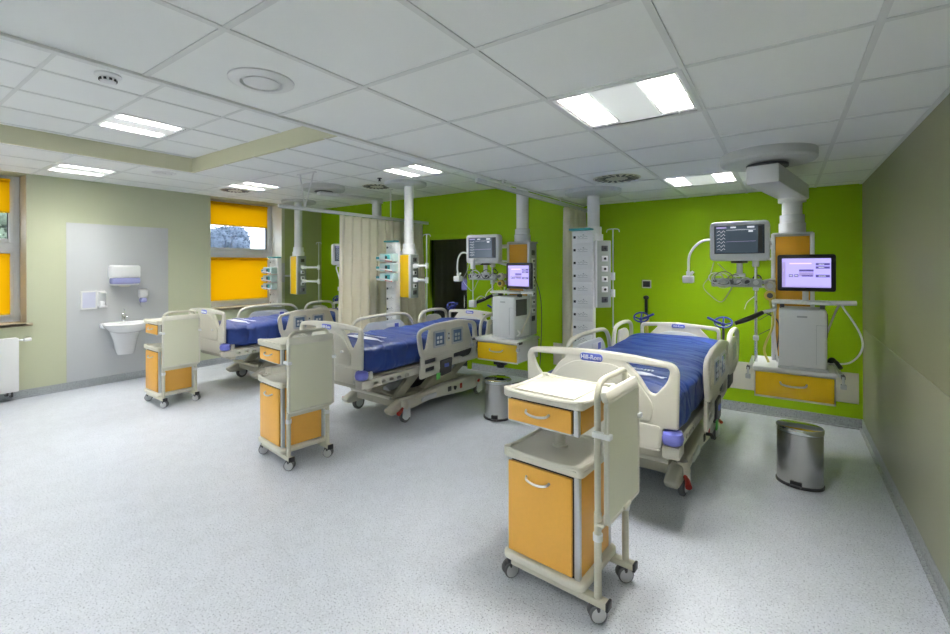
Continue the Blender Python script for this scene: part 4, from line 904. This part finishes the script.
    for s in (-1, 1):
        for y, fr_ in ((.62, 1), (1.88, 0)):
            b = MB(); x = s*.375
            b.lathe([(0, .155), (.05, .15), (.055, .19), (.04, .25), (0, .255)], bed_m, 20, M.Translation((x, y, 0))); b.plate(rpoly([(y-.05, .06, .02), (y+.06, .05, .02), (y+.055, .16, .02), (y-.04, .17, .02)]), [], .016, bedgrey_m, 'yz', x+s*.036, .004); c = b.obj('caster', t)
            b = MB(); b.lathe([(0, -.020), (.05, -.022), (.066, -.02), (.075, -.012), (.075, .012), (.066, .02), (.05, .022), (0, .020)], tyre_m, 28, M.Translation((x, y+.02, .076)) @ M.Rotation(pi/2, 4, 'Y')); b.cyl((x-.026, y+.02, .076), (x+.026, y+.02, .076), .050, bedgrey_m, seg=24, bev=.006); b.obj('wheel', c)
            b = MB()
            if fr_: b.tube([(x+s*.02, y-.03, .165), (x+s*.05, y-.08, .155), (x+s*.07, y-.14, .14)], .016, red_m, 10, rr=lambda u: .7+.7*u)
            else: b.tube([(x+s*.05, y-.02, .20), (x+s*.075, y-.07, .20)], .015, red_m, 10)
            b.obj('brake_pedal', c, label='red brake pedal')
    # side rails
    for s in (-1, 1):
        X = s*.515
        if s > 0:     # control side
            b = MB(); out = rpoly([(.80, .655, .03), (1.64, .675, .03), (1.70, .72, .04), (1.665, .96, .07), (1.35, 1.012, 0), (.95, 1.002, 0), (.665, .955, .10), (.70, .74, .05), (.74, .65, .02)], 7)
            b.plate(out, [rpoly([(.725, .925, .03), (.86, .955, .03), (.80, .74, .03), (.755, .74, .02)], 5), rpoly([(1.50, .955, .02), (1.61, .925, .03), (1.625, .76, .02), (1.57, .78, .03)], 5)], .036, bed_m, 'yz', X, .012); sr = b.obj('side_rail', t)
            for a in (.90, 1.20):
                b = MB(); b.plate(rpoly([(a, .74, .02), (a+.20, .745, .02), (a+.20, .925, .02), (a, .92, .02)]), [], .008, grey_m, 'yz', X+.020, .003); b.box(X+.022, X+.0265, a+.03, a+.17, .765, .90, bedscr_m, .002)
                for q in range(4): b.box(X+.026, X+.028, a+.05+.05*(q % 2), a+.085+.05*(q % 2), .785+.045*(q//2), .815+.045*(q//2), bedgrey_m if a < 1 else grey_m, .001)
                b.obj('control_panel', sr, label='blue-grey control display')
            b = MB(); b.box(X+.018, X+.026, 1.125, 1.165, .79, .89, bedgrey_m, .003); b.cyl((X+.024, 1.145, .87), (X+.03, 1.145, .87), .010, dgrey_m, seg=12); b.cyl((X+.024, 1.145, .82), (X+.03, 1.145, .82), .010, dgrey_m, seg=12); b.obj('call_buttons', sr)
        else:
            b = MB(); b.tube(catmull([(X, .72, .60), (X, .675, .72), (X, .655, .86), (X, .70, .96), (X, .84, 1.0), (X, 1.2, 1.008), (X, 1.48, .995), (X, 1.60, .93), (X, 1.66, .80), (X, 1.70, .66)], 5), .019, bed_m, 12); b.tube([(X, .72, .60), (X, 1.2, .60), (X, 1.70, .66)], .019, bed_m, 12); sr = b.obj('side_rail', t)
            b = MB(); b.plate(rpoly([(.76, .62, .03), (1.56, .63, .03), (1.50, .86, .06), (1.40, .935, .05), (.90, .935, .05), (.82, .87, .06)], 5), [], .022, bedgrey_m, 'yz', X, .006); b.obj('rail_panel', sr, label='light grey inner panel')
            b = MB(); b.box(X+.010, X+.014, 1.18, 1.40, .82, .90, whitem_m, .002); b.box(X+.0135, X+.0155, 1.31, 1.38, .83, .89, badge_m, .001); b.obj('rail_label', sr)
        b = MB(); ox = X+s*.0
        hol = [rpoly([(.79, .585, .01), (.97, .59, .01), (.97, .635, .01), (.79, .63, .01)], 3), rpoly([(1.26, .585, .01), (1.38, .585, .012), (1.44, .56, .012), (1.56, .57, .01), (1.60, .60, .01), (1.62, .65, .01), (1.26, .63, .01)], 3), rpoly([(.80, .50, .01), (.95, .505, .01), (.95, .55, .01), (.80, .545, .01)], 3)]
        b.plate(rpoly([(.72, .44, .03), (1.02, .46, .02), (1.02, .50, .02), (1.20, .51, .02), (1.66, .53, .03), (1.70, .69, .03), (.735, .665, .02)], 4), hol, .024, bed_m, 'yz', ox-s*.010, .006); b.plate(rpoly([(.78, .49, .01), (1.0, .49, .01), (1.3, .55, .01), (1.64, .55, .01), (1.64, .66, .01), (.78, .64, .01)]), [], .006, dgrey_m, 'yz', ox-s*.026, .001); b.obj('rail_bracket', t)  # dark sheet behind the slots stands in for the shade inside them
        b = MB(); b.plate(rpoly([(1.03, .42, .02), (1.20, .44, .02), (1.22, .60, .02), (1.02, .59, .02)]), [], .03, dgrey_m, 'yz', ox+s*.004, .006); b.box(min(X, X+s*.028), max(X, X+s*.028), 1.08, 1.15, .51, .55, badge_m, .004); b.obj('release_latch', t, label='dark release latch')
        # head rail
        b = MB(); b.tube(catmull([(X, 1.80, .66), (X, 1.765, .80), (X, 1.80, .95), (X, 1.92, 1.0), (X, 2.15, 1.005), (X, 2.30, .97), (X, 2.33, .86), (X, 2.27, .70)], 5), .020, bed_m, 12); b.tube([(X, 1.80, .66), (X, 2.0, .645), (X, 2.27, .70)], .020, bed_m, 12); hr = b.obj('head_side_rail', t)
        b = MB(); b.plate(rpoly([(1.86, .67, .02), (2.22, .70, .03), (2.22, .90, .05), (2.12, .945, .04), (1.92, .94, .04)], 5), [], .024, bed_m, 'yz', X, .007); b.plate(rpoly([(1.96, .74, .015), (2.16, .76, .015), (2.16, .89, .02), (1.96, .88, .02)]), [], .006, grey_m, 'yz', X+s*.013, .002); b.obj('rail_panel', hr)
        b = MB(); b.plate(rpoly([(1.84, .50, .03), (2.12, .50, .03), (2.18, .68, .03), (1.86, .66, .03)]), [], .02, dgrey_m, 'yz', X-s*.02, .006); b.obj('rail_bracket', t)
        # push handle with ring
        b = MB(); cx, cy, cz = s*.40, 2.31, 1.045
        b.cyl((cx, cy, .62), (cx, cy, cz-.03), .011, dgrey_m, seg=10); b.box(min(cx-.02, cx+.02), cx+.02, cy-.09, cy+.02, .60, .63, dgrey_m, .004); h = b.obj('handle_post', t)
        b = MB(); b.tube([(cx+.078*cos(a), cy+.03*sin(a), cz+.048*sin(a)) for a in [2*pi*k/14 for k in range(14)]], .009, navy_m, 8, cyc=True, smooth=2)
        b.tube([(cx-.078, cy, cz), (cx, cy-.01, cz-.02), (cx+.078, cy, cz)], .008, navy_m, 8, smooth=3); b.tube([(cx, cy-.03, cz-.048), (cx, cy-.01, cz-.01), (cx, cy+.03, cz+.048)], .008, navy_m, 8, smooth=3); b.sphere((cx, cy-.01, cz-.02), .022, navy_m)
        b.tube([(cx, cy, cz-.02), (cx-s*.07, cy-.02, cz+.01), (cx-s*.14, cy-.03, cz+.045)], .012, navy_m, 10); b.obj('ring_grip', h, label='dark blue ring grip and lever')
    b = MB(); b.box(.535, .545, .94, 1.0, .40, .47, greent_m, .006); b.obj('tag', t, label='green tag')
    return t
bed = make_bed((-.990, 2.80, 0), -2.2, 'nearest hospital bed, blue mattress, foot end facing the viewer')
dup(bed, (-3.64, 2.80, 0), -2.5, 'middle hospital bed with blue mattress between the two curtains')
dup(bed, (-6.19, 2.84, 0), -1.5, 'farthest hospital bed with blue mattress beside the far window')

# ------------------------------------------------------------------ daylight, world
w = bpy.data.worlds.new('World'); sc.world = w; w.use_nodes = True
bg = w.node_tree.nodes['Background']; bg.inputs[0].default_value = (.86, .91, 1, 1); bg.inputs[1].default_value = 2.2
for y0, y1 in W:
    l = bpy.data.lights.new('window_portal', 'AREA'); l.shape = 'RECTANGLE'; l.size = ZT-ZB; l.size_y = y1-y0; l.cycles.is_portal = True
    o = bpy.data.objects.new('window_portal', l); col.objects.link(o); o.location = (XL-.51, (y0+y1)/2, (ZB+ZT)/2); o.rotation_euler = (0, R(-90), 0)

l = bpy.data.lights.new('window_portal', 'AREA'); l.shape = 'RECTANGLE'; l.size = 2.8; l.size_y = 1.45; l.cycles.is_portal = True
o = bpy.data.objects.new('window_portal', l); col.objects.link(o); o.location = (-5.0, YB-.16, 1.62); o.rotation_euler = (R(90), 0, 0)
# ------------------------------------------------------------------ camera
f, yaw, rl, cyp, H = 449.73, .6024, .0032, 266.04, 1.614
S, C = sin(yaw), cos(yaw); cr, sr = cos(rl), sin(rl)
Rt = V((C*cr, S*cr, -sr)); Up = V((C*sr, S*sr, cr)); Bk = V((S, -C, 0))
cam = bpy.data.cameras.new('camera'); cam.sensor_fit = 'HORIZONTAL'; cam.sensor_width = 36; cam.lens = f/950*36
cam.shift_y = -(317-cyp)/950; cam.clip_start = .05
co = bpy.data.objects.new('camera', cam); col.objects.link(co)
co.matrix_world = M(((Rt.x, Up.x, Bk.x, 0), (Rt.y, Up.y, Bk.y, 0), (Rt.z, Up.z, Bk.z, H), (0, 0, 0, 1)))
sc.camera = co
sc.view_settings.view_transform = 'Standard'; sc.view_settings.look = 'None'; sc.view_settings.gamma = 1; sc.view_settings.use_curve_mapping = False
sc.view_settings.exposure = 1.2
